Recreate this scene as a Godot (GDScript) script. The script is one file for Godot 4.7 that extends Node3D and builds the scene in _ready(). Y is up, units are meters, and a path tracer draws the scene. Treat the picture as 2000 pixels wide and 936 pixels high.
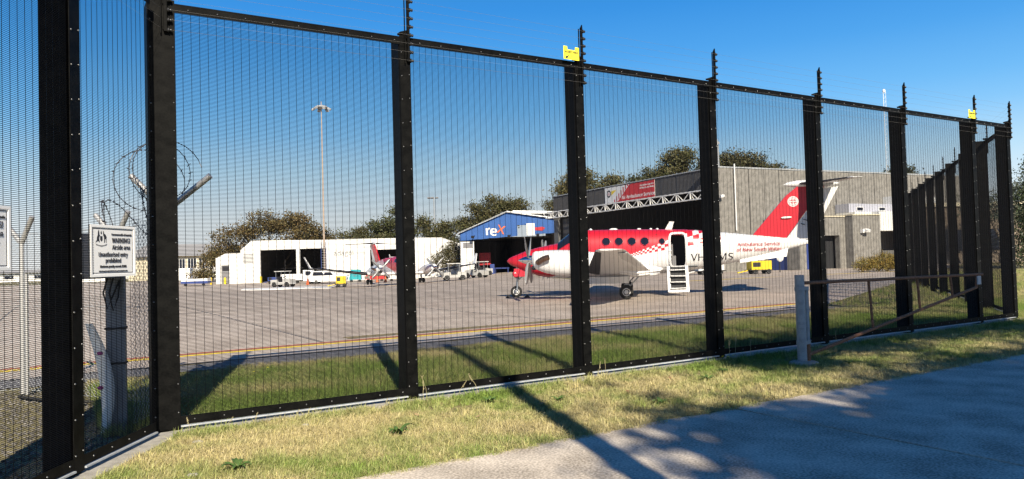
extends Node3D

# ---------- geometry collector ----------
class Geo:
	var v := PackedVector3Array()
	var n := PackedVector3Array()
	var uv := PackedVector2Array()
	var c := PackedColorArray()
	var col := Color(1, 1, 1)
	var use_uv := false
	var use_col := false
	func vert(p: Vector3, nn: Vector3, t := Vector2.ZERO):
		v.append(p); n.append(nn); uv.append(t); c.append(col)
	func tri(a: Vector3, b: Vector3, d: Vector3):
		var nn := (b - a).cross(d - a).normalized()
		vert(a, nn); vert(d, nn); vert(b, nn)
	func quad(a: Vector3, b: Vector3, d: Vector3, e: Vector3):
		tri(a, b, d); tri(a, d, e)
	func quad_uv(a: Vector3, b: Vector3, d: Vector3, e: Vector3, ta: Vector2, tb: Vector2, td: Vector2, te: Vector2):
		use_uv = true
		var nn := (b - a).cross(d - a).normalized()
		vert(a, nn, ta); vert(d, nn, td); vert(b, nn, tb)
		vert(a, nn, ta); vert(e, nn, te); vert(d, nn, td)
	func hexa(p: Array):   # 0-3 bottom ring seen from above counter-clockwise, 4-7 top ring
		quad(p[3], p[2], p[1], p[0]); quad(p[4], p[5], p[6], p[7])
		for i in 4:
			var j := (i + 1) % 4
			quad(p[i], p[j], p[j + 4], p[i + 4])
	func box(ce: Vector3, s: Vector3, b := Basis.IDENTITY):
		var h := s * 0.5
		var x := b.x * h.x
		var y := b.y * h.y
		var z := b.z * h.z
		hexa([ce - x - y + z, ce + x - y + z, ce + x - y - z, ce - x - y - z, ce - x + y + z, ce + x + y + z, ce + x + y - z, ce - x + y - z])
	func span(a: Vector3, b: Vector3):   # axis-aligned box between two corners
		box((a + b) * 0.5, (b - a).abs())
	func bar(a: Vector3, b: Vector3, w: float, h: float, up := Vector3.UP):
		var x := (b - a).normalized()
		if absf(x.dot(up)) > 0.98:
			up = Vector3.RIGHT
		var z := x.cross(up).normalized()
		var y := z.cross(x)
		box((a + b) * 0.5, Vector3(a.distance_to(b), h, w), Basis(x, y, z))
	func rod(a: Vector3, b: Vector3, r: float):   # thin wire: four sides, open ends
		var x := (b - a).normalized()
		var up := Vector3.UP if absf(x.y) < 0.9 else Vector3.RIGHT
		var z := x.cross(up).normalized() * r
		var y := z.cross(x).normalized() * r
		var o := [y, z, -y, -z]
		for i in 4:
			var j := (i + 1) % 4
			quad(a + o[i], a + o[j], b + o[j], b + o[i])
	func grid(rows: Array, closed := false, caps := false):   # smooth lofted surface
		var m: int = rows.size()
		var k: int = rows[0].size()
		var nr := []
		for i in m:
			var line := PackedVector3Array()
			for j in k:
				var a: Vector3 = rows[maxi(i - 1, 0)][j]
				var b: Vector3 = rows[mini(i + 1, m - 1)][j]
				var jm := (j - 1 + k) % k if closed else maxi(j - 1, 0)
				var jp := (j + 1) % k if closed else mini(j + 1, k - 1)
				var d: Vector3 = rows[i][jp] - rows[i][jm]
				var q := d.cross(b - a)
				line.append(q.normalized() if q.length() > 1e-9 else (b - a).normalized())
			nr.append(line)
		var last := k if closed else k - 1
		for i in m - 1:
			for j in last:
				var jp := (j + 1) % k
				_s(rows[i][j], rows[i][jp], rows[i + 1][jp], nr[i][j], nr[i][jp], nr[i + 1][jp])
				_s(rows[i][j], rows[i + 1][jp], rows[i + 1][j], nr[i][j], nr[i + 1][jp], nr[i + 1][j])
		if caps:
			for e in [0, m - 1]:
				var ce := Vector3.ZERO
				for p in rows[e]:
					ce += p
				ce /= k
				for j in k:
					if e == 0:
						tri(ce, rows[e][(j + 1) % k], rows[e][j])
					else:
						tri(ce, rows[e][j], rows[e][(j + 1) % k])
	func _s(a, b, d, na, nb, nd):
		if (b - a).cross(d - a).length() < 1e-10:
			return
		vert(a, na); vert(d, nd); vert(b, nb)
	func tube(a: Vector3, b: Vector3, r0: float, r1: float, k := 10, caps := true):
		path([a, b], [r0, r1], k, caps)
	func path(pts: Array, rad: Array, k := 8, caps := true):
		var rows := []
		var side := Vector3.ZERO
		for i in pts.size():
			var x: Vector3 = (pts[mini(i + 1, pts.size() - 1)] - pts[maxi(i - 1, 0)]).normalized()
			if side == Vector3.ZERO:
				side = x.cross(Vector3.UP if absf(x.y) < 0.9 else Vector3.RIGHT).normalized()
			side = (side - x * side.dot(x)).normalized()
			var y := side.cross(x)
			var ring := PackedVector3Array()
			for j in k:
				var t := TAU * j / k
				ring.append(pts[i] + (side * cos(t) + y * sin(t)) * rad[i])
			rows.append(ring)
		grid(rows, true, caps)
	func ball(ce: Vector3, r: Vector3, k := 10, m := 6):
		var rows := []
		for i in m + 1:
			var t := PI * i / m
			var ring := PackedVector3Array()
			for j in k:
				var f := TAU * j / k
				ring.append(ce + Vector3(sin(t) * cos(f) * r.x, -cos(t) * r.y, sin(t) * sin(f) * r.z))
			rows.append(ring)
		grid(rows, true, false)
	func lathe(o: Vector3, axis: Vector3, prof: Array, k := 16):   # prof: Vector2(along, radius)
		var x := axis.normalized()
		var s := x.cross(Vector3.UP if absf(x.y) < 0.9 else Vector3.RIGHT).normalized()
		var y := s.cross(x)
		var rows := []
		for p in prof:
			var ring := PackedVector3Array()
			for j in k:
				var t := TAU * j / k
				ring.append(o + x * p.x + (s * cos(t) + y * sin(t)) * p.y)
			rows.append(ring)
		grid(rows, true, true)
	func prism(poly: PackedVector2Array, z0: float, z1: float, xf := Transform3D.IDENTITY):
		if Geometry2D.is_polygon_clockwise(poly):
			poly.reverse()
		var t := Geometry2D.triangulate_polygon(poly)
		for i in range(0, t.size(), 3):
			var a := poly[t[i]]
			var b := poly[t[i + 1]]
			var d := poly[t[i + 2]]
			if (b - a).cross(d - a) < 0:
				var q := b
				b = d
				d = q
			tri(xf * Vector3(a.x, a.y, z1), xf * Vector3(b.x, b.y, z1), xf * Vector3(d.x, d.y, z1))
			tri(xf * Vector3(a.x, a.y, z0), xf * Vector3(d.x, d.y, z0), xf * Vector3(b.x, b.y, z0))
		for i in poly.size():
			var a := poly[i]
			var b := poly[(i + 1) % poly.size()]
			quad(xf * Vector3(a.x, a.y, z0), xf * Vector3(b.x, b.y, z0), xf * Vector3(b.x, b.y, z1), xf * Vector3(a.x, a.y, z1))
	func mesh() -> ArrayMesh:
		var arr := []
		arr.resize(Mesh.ARRAY_MAX)
		arr[Mesh.ARRAY_VERTEX] = v
		arr[Mesh.ARRAY_NORMAL] = n
		if use_uv:
			arr[Mesh.ARRAY_TEX_UV] = uv
		if use_col:
			arr[Mesh.ARRAY_COLOR] = c
		var me := ArrayMesh.new()
		me.add_surface_from_arrays(Mesh.PRIMITIVE_TRIANGLES, arr)
		return me

# ---------- naming ----------
var used := {}
func numbered(called: String) -> String:
	if not used.has(called):
		used[called] = 0
		return called
	used[called] += 1
	return "%s_%03d" % [called, used[called]]
func tag(o: Node, label: String, category: String, group := ""):
	o.set_meta("label", label)
	o.set_meta("category", category)
	if group != "":
		o.set_meta("group", group)
	return o
func thing(called: String, label: String, category: String, at := Vector3.ZERO, turn := 0.0, group := "") -> Node3D:
	var o := Node3D.new()
	o.name = numbered(called)
	add_child(o)
	o.position = at
	o.rotation.y = turn
	return tag(o, label, category, group)
func obj(called: String, g, m: Material, parent: Node = null, kind := "") -> MeshInstance3D:
	var o := MeshInstance3D.new()
	o.mesh = g.mesh() if g is Geo else g
	o.material_override = m
	if parent == null:
		o.name = numbered(called)
		add_child(o)
	else:
		o.name = called
		parent.add_child(o, true)
	if kind != "":
		o.set_meta("kind", kind)
	return o
func text(called: String, s: String, size: float, m: Material, parent: Node, xf: Transform3D, font := "Droid Sans", squeeze := 1.0, bold := false) -> MeshInstance3D:
	var t := TextMesh.new()
	var f := SystemFont.new()
	f.font_names = PackedStringArray([font])
	if bold:
		f.font_weight = 700
	t.font = f
	t.text = s
	t.font_size = 64
	t.pixel_size = size / 64.0
	t.depth = 0.004
	t.curve_step = 4
	var o := MeshInstance3D.new()
	o.mesh = t
	o.material_override = m
	o.name = called
	parent.add_child(o, true)
	o.transform = xf * Transform3D(Basis.from_scale(Vector3(squeeze, 1, 1)), Vector3.ZERO)
	return o

# ---------- materials ----------
func lin(r: float, g: float, b: float) -> Color:
	return Color(r, g, b).linear_to_srgb()
func mat(r: float, g: float, b: float, rough := 0.7, metal := 0.0) -> StandardMaterial3D:
	var m := StandardMaterial3D.new()
	m.albedo_color = lin(r, g, b)
	m.roughness = rough
	m.metallic = metal
	return m
func noise(sd: int, freq: float, octaves := 4, kind := FastNoiseLite.TYPE_SIMPLEX_SMOOTH) -> FastNoiseLite:
	var f := FastNoiseLite.new()
	f.seed = sd
	f.frequency = freq
	f.noise_type = kind
	f.fractal_octaves = octaves
	return f
# colour texture: fine grain over coarse patches between two linear colours
func grain(sd: int, size: int, coarse: float, fine: float, lo: Vector3, hi: Vector3, mix := 0.5, stretch := 1) -> ImageTexture:
	var a := noise(sd, coarse, 5).get_seamless_image(size, size).get_data()
	var b := noise(sd + 7, fine, 3).get_seamless_image(size, size).get_data()
	var out := PackedByteArray()
	out.resize(size * size * 3)
	var table := PackedByteArray()
	table.resize(256 * 3)
	for i in 256:
		var q := lo.lerp(hi, i / 255.0)
		var sc := lin(q.x, q.y, q.z)
		table[i * 3] = sc.r8
		table[i * 3 + 1] = sc.g8
		table[i * 3 + 2] = sc.b8
	for y in size:
		var yy := y / stretch
		for x in size:
			var i := y * size + x
			var t := int(clampf(a[i] * (1.0 - mix) + b[yy * size + x] * mix, 0, 255))
			t = clampi((t - 128) * 2 + 128, 0, 255)
			out[i * 3] = table[t * 3]
			out[i * 3 + 1] = table[t * 3 + 1]
			out[i * 3 + 2] = table[t * 3 + 2]
	return ImageTexture.create_from_image(Image.create_from_data(size, size, false, Image.FORMAT_RGB8, out))
func tex_mat(t: Texture2D, metres: float, rough := 0.85, world := true, tint := Color(1, 1, 1)) -> StandardMaterial3D:
	var m := StandardMaterial3D.new()
	m.albedo_texture = t
	m.albedo_color = tint
	m.roughness = rough
	m.uv1_triplanar = true
	m.uv1_world_triplanar = world
	m.uv1_scale = Vector3.ONE / metres
	return m
var M := {}
func make_materials():
	M.black = tex_mat(grain(67, 512, 0.012, 0.09, Vector3(0.0012, 0.0013, 0.0014), Vector3(0.0075, 0.0075, 0.0072), 0.45), 0.9, 0.5, true)
	M.black.metallic_specular = 0.18
	M.wire = mat(0.004, 0.004, 0.005, 0.5)
	M.wire.metallic_specular = 0.25
	M.bolt = mat(0.22, 0.22, 0.22, 0.35, 0.9)
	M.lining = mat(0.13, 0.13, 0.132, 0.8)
	M.galv = tex_mat(grain(3, 256, 0.02, 0.15, Vector3(0.26, 0.28, 0.30), Vector3(0.46, 0.48, 0.50)), 0.6, 0.5, false)
	M.gate_post = tex_mat(grain(4, 256, 0.02, 0.15, Vector3(0.20, 0.22, 0.24), Vector3(0.34, 0.36, 0.38)), 0.5, 0.55, false)
	M.razor = mat(0.09, 0.09, 0.1, 0.5, 0.5)
	M.pale = mat(0.48, 0.48, 0.47, 0.6)
	M.strand = mat(0.30, 0.29, 0.28, 0.5, 0.5)
	M.insulator = mat(0.015, 0.015, 0.016, 0.35)
	M.white = mat(0.78, 0.78, 0.77, 0.6)
	M.paint_white = mat(0.80, 0.80, 0.80, 0.28)
	M.paint_red = mat(0.58, 0.010, 0.028, 0.28)
	M.paint_red.clearcoat_enabled = true
	M.paint_red.clearcoat = 0.5
	M.paint_white.clearcoat_enabled = true
	M.paint_white.clearcoat = 0.5
	M.rubber = mat(0.018, 0.018, 0.018, 0.8)
	M.glass = mat(0.012, 0.016, 0.03, 0.06)
	M.chrome = mat(0.75, 0.76, 0.8, 0.12, 1.0)
	M.steel = mat(0.42, 0.43, 0.44, 0.35, 0.8)
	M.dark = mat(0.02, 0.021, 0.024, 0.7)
	M.grey = mat(0.2, 0.2, 0.21, 0.7)
	M.blade = mat(0.34, 0.35, 0.36, 0.35, 0.3)
	M.exhaust = mat(0.22, 0.13, 0.09, 0.35, 0.8)
	M.yellow = mat(0.78, 0.56, 0.02, 0.5)
	M.sign_yellow = mat(0.85, 0.75, 0.04, 0.5)
	M.ink = mat(0.02, 0.02, 0.025, 0.6)
	M.ink_red = mat(0.5, 0.02, 0.03, 0.5)
	M.sign_red = mat(0.55, 0.025, 0.03, 0.5)
	M.sign_white = mat(0.74, 0.74, 0.74, 0.35)
	M.rex_blue = mat(0.022, 0.105, 0.36, 0.6)
	M.orange = mat(0.7, 0.16, 0.05, 0.6)
	M.teal = mat(0.02, 0.36, 0.42, 0.6)
	M.blue = mat(0.03, 0.06, 0.24, 0.6)
	M.cream = mat(0.62, 0.56, 0.42, 0.8)
	M.roof_grey = mat(0.28, 0.28, 0.29, 0.8)
	M.path = tex_mat(grain(11, 1024, 0.004, 0.11, Vector3(0.24, 0.205, 0.165), Vector3(0.68, 0.60, 0.50), 0.6), 3.1, 0.9)
	M.kerb = tex_mat(grain(13, 256, 0.02, 0.3, Vector3(0.20, 0.19, 0.17), Vector3(0.42, 0.40, 0.36), 0.6), 0.8, 0.9)
	M.apron = tex_mat(grain(17, 1024, 0.006, 0.12, Vector3(0.34, 0.285, 0.24), Vector3(0.56, 0.485, 0.42), 0.5), 11.0, 0.85)
	M.apron.vertex_color_use_as_albedo = true
	M.asphalt = tex_mat(grain(19, 512, 0.01, 0.3, Vector3(0.09, 0.085, 0.085), Vector3(0.21, 0.20, 0.20), 0.6), 1.6, 0.9)
	M.soil = tex_mat(grain(23, 512, 0.012, 0.2, Vector3(0.10, 0.085, 0.035), Vector3(0.30, 0.25, 0.12), 0.6), 1.5, 0.95)
	M.soil.vertex_color_use_as_albedo = true
	M.concrete_wall = tex_mat(grain(29, 512, 0.01, 0.25, Vector3(0.165, 0.158, 0.145), Vector3(0.30, 0.287, 0.265), 0.5, 16), 3.0, 0.9, false)
	M.fascia = tex_mat(grain(31, 256, 0.02, 0.2, Vector3(0.055, 0.055, 0.06), Vector3(0.085, 0.085, 0.09), 0.5), 2.0, 0.7, false)
	M.rust = tex_mat(grain(37, 512, 0.02, 0.12, Vector3(0.11, 0.038, 0.018), Vector3(0.33, 0.17, 0.10), 0.5), 0.4, 0.95, false)
	M.hangar_white = tex_mat(grain(41, 256, 0.01, 0.1, Vector3(0.68, 0.68, 0.66), Vector3(0.84, 0.84, 0.83), 0.5), 6.0, 0.7, false)
	M.bark = tex_mat(grain(43, 256, 0.02, 0.15, Vector3(0.10, 0.08, 0.06), Vector3(0.28, 0.23, 0.18), 0.5), 1.0, 0.9, false)
	M.pole_wood = M.bark
	M.marking_yellow = tex_mat(grain(47, 256, 0.03, 0.3, Vector3(0.58, 0.40, 0.04), Vector3(0.85, 0.62, 0.06), 0.5), 1.1, 0.8)
	M.marking_red = tex_mat(grain(53, 256, 0.03, 0.3, Vector3(0.30, 0.10, 0.06), Vector3(0.58, 0.16, 0.07), 0.5), 1.1, 0.8)
	M.dark_mottled = tex_mat(grain(59, 256, 0.03, 0.12, Vector3(0.03, 0.03, 0.035), Vector3(0.34, 0.27, 0.12), 0.5), 0.9, 0.9)
	M.leaf = StandardMaterial3D.new()
	M.leaf.vertex_color_use_as_albedo = true
	M.leaf.roughness = 0.6
	M.leaf.backlight = Color(0.25, 0.28, 0.12)
	M.grass = StandardMaterial3D.new()
	M.grass.vertex_color_use_as_albedo = true
	M.grass.roughness = 0.7
	M.grass.backlight = Color(0.3, 0.3, 0.15)

# ---------- the lie of the land ----------
const FO := Vector3(-3.12, 0, -6.925)          # foot of the corner post
const FD := Vector3(0.8503, 0, -0.5263)        # along the main fence
const FN := Vector3(-0.5263, 0, -0.8503)       # from the fence towards the apron
const FTURN := 0.5543
func fp(s: float, t: float, y := 0.0) -> Vector3:
	return FO + FD * s + FN * t + Vector3(0, y, 0)
func gy(x: float, z: float) -> float:
	return -0.8 * clampf((4.0 - x) / 18.0, 0, 1) * smoothstep(25.0, 80.0, -z)
func gp(x: float, z: float, up := 0.0) -> Vector3:
	return Vector3(x, gy(x, z) + up, z)

func _ready():
	make_camera_and_light()
	make_materials()
	make_ground()
	make_fences()
	make_ambulance_hangar()
	make_rex_hangar()
	make_white_hangar()
	make_far_buildings()
	make_trees()
	make_aircraft()
	make_left_corner()
	make_gate()
	make_signs()
	make_masts()
	make_apron_vehicles()
	make_grass()

func make_camera_and_light():
	var cam := Camera3D.new()
	cam.fov = rad_to_deg(2.0 * atan(468.0 / 1450.0))
	cam.near = 0.05
	cam.far = 3000
	cam.position = Vector3(0, 1.5, 0)
	cam.basis = Basis(Vector3.RIGHT, 0.0279) * Basis(Vector3.BACK, -0.0283)
	add_child(cam)
	cam.current = true
	var env := Environment.new()
	var sky := Sky.new()
	# clear winter sky: pale at the horizon, deepening to the zenith
	var stops := [[0.0, Vector3(0.95, 0.97, 0.97)], [0.06, Vector3(0.82, 0.92, 0.97)], [0.12, Vector3(0.50, 0.77, 0.98)], [0.166, Vector3(0.26, 0.60, 0.98)], [0.2, Vector3(0.17, 0.51, 0.95)], [0.26, Vector3(0.085, 0.385, 0.87)], [0.32, Vector3(0.045, 0.30, 0.79)], [0.5, Vector3(0.018, 0.14, 0.46)], [1.0, Vector3(0.008, 0.06, 0.22)]]
	var im := Image.create(64, 512, false, Image.FORMAT_RGBF)
	for py in 512:
		var y := cos(PI * (py + 0.5) / 512.0)
		var q := Vector3(0.30, 0.27, 0.23)
		if y >= 0:
			for i in stops.size() - 1:
				if y >= stops[i][0] and y <= stops[i + 1][0]:
					q = stops[i][1].lerp(stops[i + 1][1], (y - stops[i][0]) / (stops[i + 1][0] - stops[i][0]))
		for px in 64:
			im.set_pixel(px, py, Color(q.x, q.y, q.z))
	var sm := PanoramaSkyMaterial.new()
	sm.panorama = ImageTexture.create_from_image(im)
	sky.sky_material = sm
	env.background_mode = Environment.BG_SKY
	env.sky = sky
	env.background_energy_multiplier = 0.526
	env.tonemap_mode = Environment.TONE_MAPPER_LINEAR
	env.tonemap_exposure = 1.9
	env.sdfgi_enabled = true
	env.ssao_enabled = true
	env.ssil_enabled = true
	var we := WorldEnvironment.new()
	we.environment = env
	add_child(we)
	var sun := DirectionalLight3D.new()
	sun.light_energy = 1.6
	sun.light_color = Color(1.0, 0.95, 0.86)
	sun.light_angular_distance = 0.5
	sun.shadow_enabled = true
	var el := deg_to_rad(33.5)
	var dir := Vector3(-0.24 * cos(el) / 0.9992, -sin(el), -0.97 * cos(el) / 0.9992).normalized()
	sun.basis = Basis.looking_at(dir, Vector3.UP)
	add_child(sun)

# ---------- ground ----------
func steps(a: Array, lo: float, hi: float, d: float, b: Array) -> Array:
	var out := a.duplicate()
	var x := lo
	while x < hi + 0.001:
		out.append(x)
		x += d
	out.append_array(b)
	return out
func sheet(called: String, fn: Callable, us: Array, vs: Array, m: Material, tint: Callable):
	var g := Geo.new()
	g.use_col = true
	for i in us.size() - 1:
		for j in vs.size() - 1:
			var p := [fn.call(us[i], vs[j]), fn.call(us[i + 1], vs[j]), fn.call(us[i + 1], vs[j + 1]), fn.call(us[i], vs[j + 1])]
			var cc := []
			for q in p:
				cc.append(tint.call(q))
			var nn: Vector3 = (p[1] - p[0]).cross(p[2] - p[0]).normalized()
			var order := [0, 2, 1, 0, 3, 2]
			if nn.y < 0:
				nn = -nn
				order = [0, 1, 2, 0, 2, 3]
			for k in order:
				g.col = cc[k]
				g.vert(p[k], nn)
	var o := obj(called, g, m, null, "structure")
	return o
func apron_right(t: float) -> float:
	return 16.6 + (t - 5.3) * 2.27
func make_ground():
	var n1 := noise(5, 0.09, 4)
	var n2 := noise(6, 0.018, 4)
	var xs := steps([-1200, -700, -400, -240, -170], -130, 90, 2.0, [130, 200, 320, 600, 1200])
	var zs := steps([-1200, -700, -400, -240, -180], -150, 14, 2.0, [30, 60, 120, 300, 700])
	sheet("ground", func(x, z): return gp(x, z, -0.02), xs, zs, M.soil, func(p):
		var k := 0.85 + 0.35 * n1.get_noise_2d(p.x, p.z)
		return Color(k, k * 1.02, k * 0.95))
	# apron
	var ts := steps([5.3, 6.2, 7.2, 8.4], 10, 180, 3.0, [])
	var us := []
	for i in 76:
		us.append(i / 75.0)
	sheet("apron", func(u, t):
		var s := lerpf(-150.0, apron_right(t), u)
		var p := fp(s, t)
		return gp(p.x, p.z, -0.006), us, ts, M.apron, func(p):
		var k := 0.93 + 0.34 * n2.get_noise_2d(p.x * 0.5, p.z * 1.6) + 0.12 * n1.get_noise_2d(p.x, p.z)
		return Color(k, k * 0.985, k * 0.96))
	# asphalt shoulder, joint, painted lines and a dark strip
	var strip := func(called: String, s0: float, s1: float, t0: float, t1: float, y: float, m: Material, wob := 0.0):
		var g := Geo.new()
		var s := s0
		var nz := noise(61, 0.35, 3)
		while s < s1 - 0.01:
			var e := minf(s + 0.5, s1)
			var dy := gy(fp(s, t0).x, fp(s, t0).z)
			g.quad(fp(s, t0 + wob * nz.get_noise_2d(s, t0), y + dy), fp(e, t0 + wob * nz.get_noise_2d(e, t0), y + dy), fp(e, t1 + wob * nz.get_noise_2d(e, 50.0), y + dy), fp(s, t1 + wob * nz.get_noise_2d(s, 50.0), y + dy))
			s = e
		return obj(called, g, m, null, "structure")
	strip.call("asphalt_shoulder", -14.0, 17.0, 4.35, 5.26, -0.010, M.asphalt, 0.28)
	strip.call("yellow_line", -30.0, 17.6, 6.40, 6.64, -0.002, M.marking_yellow, 0.0)
	strip.call("red_line", -30.0, 17.6, 6.70, 6.90, -0.002, M.marking_red, 0.0)
	strip.call("tar_seam", -9.0, 17.0, 5.27, 5.34, -0.003, M.dark, 0.03)
	strip.call("dark_mottled_strip", 4.1, 13.0, 7.15, 7.5, -0.002, M.dark_mottled, 0.06)  # dark strip beyond the red line, mottled with dull yellow
	for t in [13.2, 20.0, 27.0, 34.0]:
		strip.call("apron_joint", -40.0, 17.0 + (t - 5.3) * 2.0, t, t + 0.05, -0.0035, M.asphalt, 0.03)
	for s0 in [-20.5, -14.5, -8.5, -2.5, 3.5, 9.5, 15.5]:
		var jg2 := Geo.new()
		var tt := 6.95
		while tt < 40.0:
			jg2.quad(fp(s0 - 0.025, tt, -0.0025 + gy(fp(s0, tt).x, fp(s0, tt).z)), fp(s0 + 0.025, tt, -0.0025 + gy(fp(s0, tt).x, fp(s0, tt).z)), fp(s0 + 0.025, tt + 1.5, -0.0025 + gy(fp(s0, tt + 1.5).x, fp(s0, tt + 1.5).z)), fp(s0 - 0.025, tt + 1.5, -0.0025 + gy(fp(s0, tt + 1.5).x, fp(s0, tt + 1.5).z)))
			tt += 1.5
		obj("apron_joint", jg2, M.asphalt, null, "structure")
	# yellow taxi line that runs past the hangar annex
	var yl := Geo.new()
	var pts := [Vector3(9.5, 0, -43), Vector3(20, 0, -48.2), Vector3(28, 0, -51.5)]
	for i in 2:
		var d: Vector3 = (pts[i + 1] - pts[i]).normalized().cross(Vector3.UP) * 0.14
		var u := Vector3(0, -0.001, 0)
		yl.quad(pts[i] + d + u, pts[i + 1] + d + u, pts[i + 1] - d + u, pts[i] - d + u)
	obj("taxi_line", yl, M.marking_yellow, null, "structure")
	# concrete slabs of the footpath
	var path := Node3D.new()
	path.name = "footpath"
	path.set_meta("kind", "structure")
	add_child(path)
	var cuts := [-9.0, -3.4, 4.58, 13.4, 22.0, 31.0, 40.0]
	for i in cuts.size() - 1:
		var g := Geo.new()
		var a: float = cuts[i] + 0.02
		var b: float = cuts[i + 1] - 0.02
		var nz := noise(71, 0.5, 3)
		var k := 24
		for j in k:
			var s0 := lerpf(a, b, j / float(k))
			var s1 := lerpf(a, b, (j + 1) / float(k))
			var e0 := -2.49 - 0.07 * nz.get_noise_2d(s0 * 3.0, 0)
			var e1 := -2.49 - 0.07 * nz.get_noise_2d(s1 * 3.0, 0)
			g.hexa([fp(s0, -9.5, -0.1), fp(s1, -9.5, -0.1), fp(s1, e1, -0.1), fp(s0, e0, -0.1), fp(s0, -9.5, 0.012), fp(s1, -9.5, 0.012), fp(s1, e1, 0.012), fp(s0, e0, 0.012)])
		obj("slab", g, M.path, path)
	# earth in the joints
	var jg := Geo.new()
	for s in [-3.4, 4.58, 13.4]:
		jg.quad(fp(s - 0.02, -9.5, -0.012), fp(s + 0.02, -9.5, -0.012), fp(s + 0.02, -2.49, -0.012), fp(s - 0.02, -2.49, -0.012))
	obj("joint_filler", jg, M.dark, path)
	# concrete strip under the fence
	var kg := Geo.new()
	kg.hexa([fp(-0.1, -0.12, -0.1), fp(15.8, -0.12, -0.1), fp(15.8, 0.25, -0.1), fp(-0.1, 0.25, -0.1), fp(-0.1, -0.12, 0.014), fp(15.8, -0.12, 0.014), fp(15.8, 0.25, 0.014), fp(-0.1, 0.25, 0.014)])
	kg.hexa([Vector3(-3.5, -0.1, -1.0), Vector3(-3.06, -0.1, -1.0), Vector3(-3.06, -0.1, -6.9), Vector3(-3.5, -0.1, -6.9), Vector3(-3.5, 0.012, -1.0), Vector3(-3.06, 0.012, -1.0), Vector3(-3.06, 0.012, -6.9), Vector3(-3.5, 0.012, -6.9)])
	obj("mowing_strip", kg, M.kerb, null, "structure")

# ---------- security fence ----------
const PITCH_X := 0.0762
const PITCH_Y := 0.0127
var panel_cache := {}
func wire_panel(w: float) -> ArrayMesh:
	var key := int(round(w * 1000))
	if panel_cache.has(key):
		return panel_cache[key]
	var g := Geo.new()
	var y := 0.09
	while y < 3.96:
		g.rod(Vector3(0, y, 0), Vector3(w, y, 0), 0.0021)
		y += PITCH_Y
	var x := 0.03
	while x < w:
		g.rod(Vector3(x, 0.08, -0.0035), Vector3(x, 3.97, -0.0035), 0.0021)
		x += PITCH_X
	panel_cache[key] = g.mesh()
	return panel_cache[key]
func bolts(pts: Array) -> Geo:
	var g := Geo.new()
	for p in pts:
		g.lathe(p, Vector3.BACK, [Vector2(0, 0.0075), Vector2(0.003, 0.0075), Vector2(0.006, 0.005), Vector2(0.008, 0.0015)], 6)
	return g
var post_meshes := {}
func make_post(fence: Node3D, x: float, wide: float, bracket := true, offset := 0.0):
	var key := int(wide * 1000)
	if not post_meshes.has(key):
		var g := Geo.new()
		g.span(Vector3(-wide * 0.5 - 0.005, -0.05, -0.215), Vector3(wide * 0.5 + 0.005, 4.0, -0.012))
		var st := Geo.new()
		st.span(Vector3(-wide * 0.5, 0.03, 0.006), Vector3(wide * 0.5, 4.03, 0.014))
		var pts := []
		var y := 0.16
		while y < 4.0:
			pts.append(Vector3(-wide * 0.5 + 0.018, y, 0.014))
			pts.append(Vector3(wide * 0.5 - 0.018, y + 0.02, 0.014))
			y += 0.262
		var br := Geo.new()
		br.span(Vector3(-0.014, 3.72, 0.03), Vector3(0.014, 4.44, 0.055))
		br.span(Vector3(-0.045, 3.70, 0.035), Vector3(-0.036, 4.42, 0.048))
		br.prism(PackedVector2Array([Vector2(-0.012, 4.44), Vector2(0.014, 4.44), Vector2(0.012, 4.48)]), 0.032, 0.053)
		for yy in [3.74, 3.98]:
			br.span(Vector3(-0.02, yy, 0.012), Vector3(0.02, yy + 0.03, 0.04))
		br.prism(PackedVector2Array([Vector2(-0.09, 4.03), Vector2(-0.012, 4.03), Vector2(-0.012, 4.075), Vector2(-0.09, 4.05)]), -0.05, 0.03)
		var ins := Geo.new()
		for k in 8:
			var yk := 3.735 + 0.0945 * k
			ins.lathe(Vector3(0.014, yk, 0.043), Vector3.RIGHT, [Vector2(0, 0.011), Vector2(0.008, 0.023), Vector2(0.016, 0.023), Vector2(0.02, 0.013), Vector2(0.03, 0.013), Vector2(0.034, 0.018), Vector2(0.044, 0.014)], 10)
		post_meshes[key] = [g.mesh(), st.mesh(), bolts(pts).mesh(), br.mesh(), ins.mesh()]
	var mm: Array = post_meshes[key]
	var p := obj("post", mm[0], M.black, fence)
	p.position = Vector3(x, 0, 0)
	obj("cover_strip", mm[1], M.black, p)
	obj("bolts", mm[2], M.bolt, p, "stuff")
	if bracket:
		var b := obj("strand_bracket", mm[3], M.black, p)
		b.position.x = offset
		var i := obj("insulators", mm[4], M.insulator, p, "stuff")
		i.position.x = offset
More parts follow.
